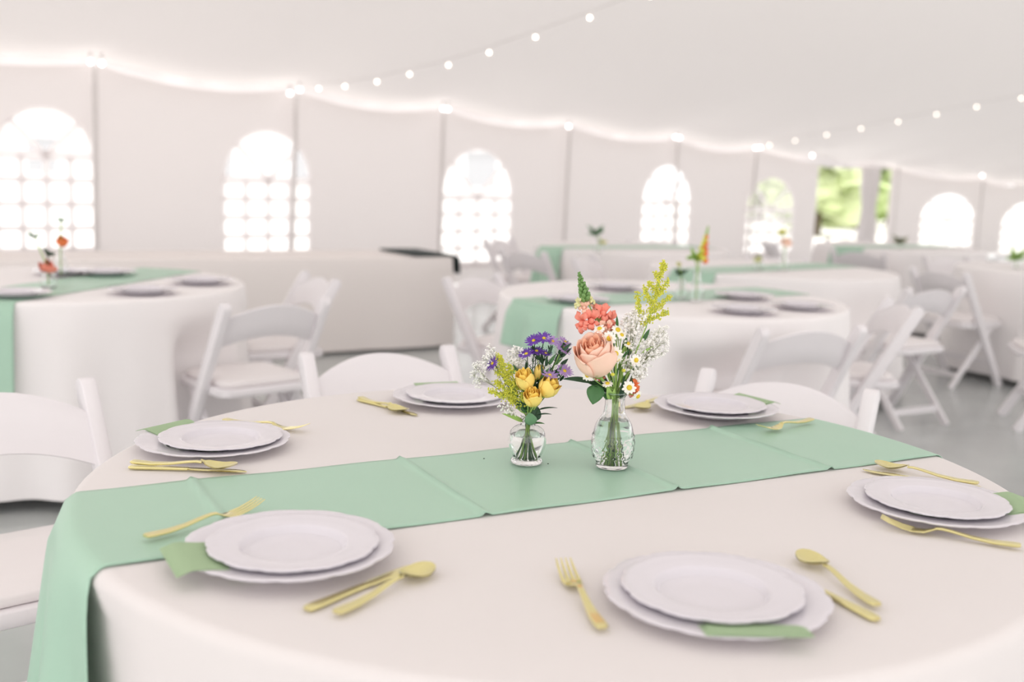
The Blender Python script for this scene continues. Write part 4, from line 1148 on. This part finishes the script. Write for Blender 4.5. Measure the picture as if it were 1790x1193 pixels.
# ------------------------------------------------------------------ flowers on the other tables
def bg_vase(px, py, h, r, label, clampc=None):
    p = at_z(px, py, TABLE_H + .005); 
    if clampc:
        v = Vector((p.x - clampc[0], p.y - clampc[1]))
        if v.length > .5: v *= .5 / v.length; p = Vector((clampc[0] + v.x, clampc[1] + v.y, TABLE_H + .005))
    root = empty('bud_vase', p); tag(root, label, 'vase')
    pr = dense([(r * .75, 0), (r, h * .12), (r, h * .4), (r * .55, h * .68), (r * .48, h * .9), (r * .62, h)], 4)
    inn = [(max(.002, q - .002), max(z, .006)) for q, z in pr]
    MB().lathe([(.0004, 0)] + pr + inn[::-1] + [(.0004, .006)], 24).obj('body', MT['glass'], root)
    return p, h
def bg_flower(base, h, px, py, R, kind, label, name='cut_flower'):
    root = froot(name, label); t = at_y(px, py, base.y)
    MB().tube(smooth_path([base + Vector((0, 0, .01)), base + Vector(((t.x - base.x) * .1, 0, h)), t], 5), .0028, 6).obj('stem', MT['stem_d' if kind == 'dark' else 'stem'], root)
    rn = random.Random(int(px * 7 + py))
    if kind in ('coral', 'orange', 'peach', 'cream'):
        for k in range(9):
            rot = frame_z((rn.uniform(-.4, .4), -.4, 1))
            mb = petal(MB(), t - Vector((0, 0, R * .7)), rot, 2 * PI * k / 9 * 2, .8, R * (.5 + .06 * k), R * 1.5, R * .15); mb.obj('petal', MT[{'coral': 'coral', 'orange': 'orange', 'peach': 'peach_l', 'cream': 'cream'}[kind]], root, ang=80)
    elif kind == 'spike':
        for k in range(26):
            f = k / 25; a = k * 2.4; mb = MB().blob(t + Vector((R * .5 * (1 - f) * math.cos(a) + .02 * f, R * .5 * math.sin(a) * (1 - f), R * 4.2 * (f - .3))), R * (.42 - .3 * f), nu=7, nv=5)
            mb.obj('bud', MT['orange' if math.cos(a) > .1 and f < .8 else 'golden' if f < .8 else 'stem'], root)
    else:
        mb = MB()
        for k in range(14):
            a = rn.uniform(0, 2 * PI); e = rn.uniform(-.2, 1)
            leaf(mb, t, t + Vector((R * 1.6 * math.cos(a), R * 1.6 * math.sin(a), R * 1.8 * e)), R * .9, (.1, -.6, .8), .1, 6)
        mb.obj('leaves', MT[{'dark': 'leaf_d', 'green': 'stem', 'sage': 'euca', 'gold': 'golden', 'olive': 'stem_br'}[kind]], root, ang=80)
b, h = bg_vase(85, 503, .085, .032, 'small glass vase with the red flower at the neighbouring round table')
bg_flower(b, h, 85, 466, .032, 'coral', 'red coral flower in the small vase of the neighbouring round table')
bg_flower(b, h, 84, 446, .018, 'dark', 'dark green leaf tuft above the red coral flower', 'leaf_tuft'); bg_flower(b, h, 60, 415, .014, 'sage', 'thin grey sprig arching away from the red coral flower', 'leaf_sprig')
b, h = bg_vase(107, 484, .12, .034, 'tall glass vase with the orange flower beside the red one')
bg_flower(b, h, 110, 422, .030, 'orange', 'orange flower standing taller than the red coral flower beside it'); bg_flower(b, h, 107, 388, .012, 'sage', 'thin grey sprig rising above the orange flower', 'leaf_sprig')
b, h = bg_vase(1190, 522, .085, .03, 'small glass vase with dark leaves beside the orange flower spike')
bg_flower(b, h, 1191, 480, .020, 'dark', 'dark green leaf tuft beside the orange and green flower spike', 'leaf_tuft'); bg_flower(b, h, 1186, 462, .012, 'cream', 'pale blossom above the dark green leaf tuft')
b, h = bg_vase(1216, 527, .13, .03, 'tall glass vase with the orange and green flower spike')
bg_flower(b, h, 1227, 438, .034, 'spike', 'orange and green snapdragon spike on the table behind the rose bouquet'); bg_flower(b, h, 1214, 452, .026, 'green', 'green leaf tuft at the foot of the orange spike', 'leaf_tuft')
b, h = bg_vase(1369, 473, .14, .03, 'tall glass vase with the single peach flower')
bg_flower(b, h, 1373, 424, .034, 'peach', 'single peach flower in a tall vase beneath the last arched window'); bg_flower(b, h, 1369, 409, .022, 'gold', 'yellow green tuft above the single peach flower', 'leaf_tuft')
b, h = bg_vase(1326, 471, .085, .03, 'small glass vase beside the single peach flower')
bg_flower(b, h, 1325, 453, .026, 'cream', 'pale yellow flower beside the single tall peach flower')
b, h = bg_vase(1046, 441, .10, .03, 'glass vase holding the grey-green sprig before the tent wall')
bg_flower(b, h, 1040, 410, .040, 'sage', 'grey-green leafy sprig standing before the tent wall', 'leaf_sprig'); bg_flower(b, h, 1053, 427, .022, 'gold', 'little yellow flower under the grey-green sprig')
b, h = bg_vase(1573, 440, .10, .03, 'glass vase with olive flowers between doorway and next arched window', T7)
bg_flower(b, h, 1573, 425, .045, 'olive', 'olive brown tuft between the doorway and the next arched window', 'leaf_tuft')
b, h = bg_vase(1776, 469, .10, .03, 'glass vase with green leaves on the table out on concrete')
bg_flower(b, h, 1775, 452, .045, 'green', 'green leaf tuft on the table out on the bare concrete', 'leaf_tuft')

# put each flower's empty at the foot of its stem
for o in list(COL.objects):
    if o.type == 'EMPTY' and o.parent is None and o.location.length < 1e-9 and o.children and 'kind' not in o:
        low = min((ch.matrix_basis @ v.co for ch in o.children for v in ch.data.vertices), key=lambda q: q.z).copy()
        o.location = low
        for ch in o.children: ch.location = ch.location - low
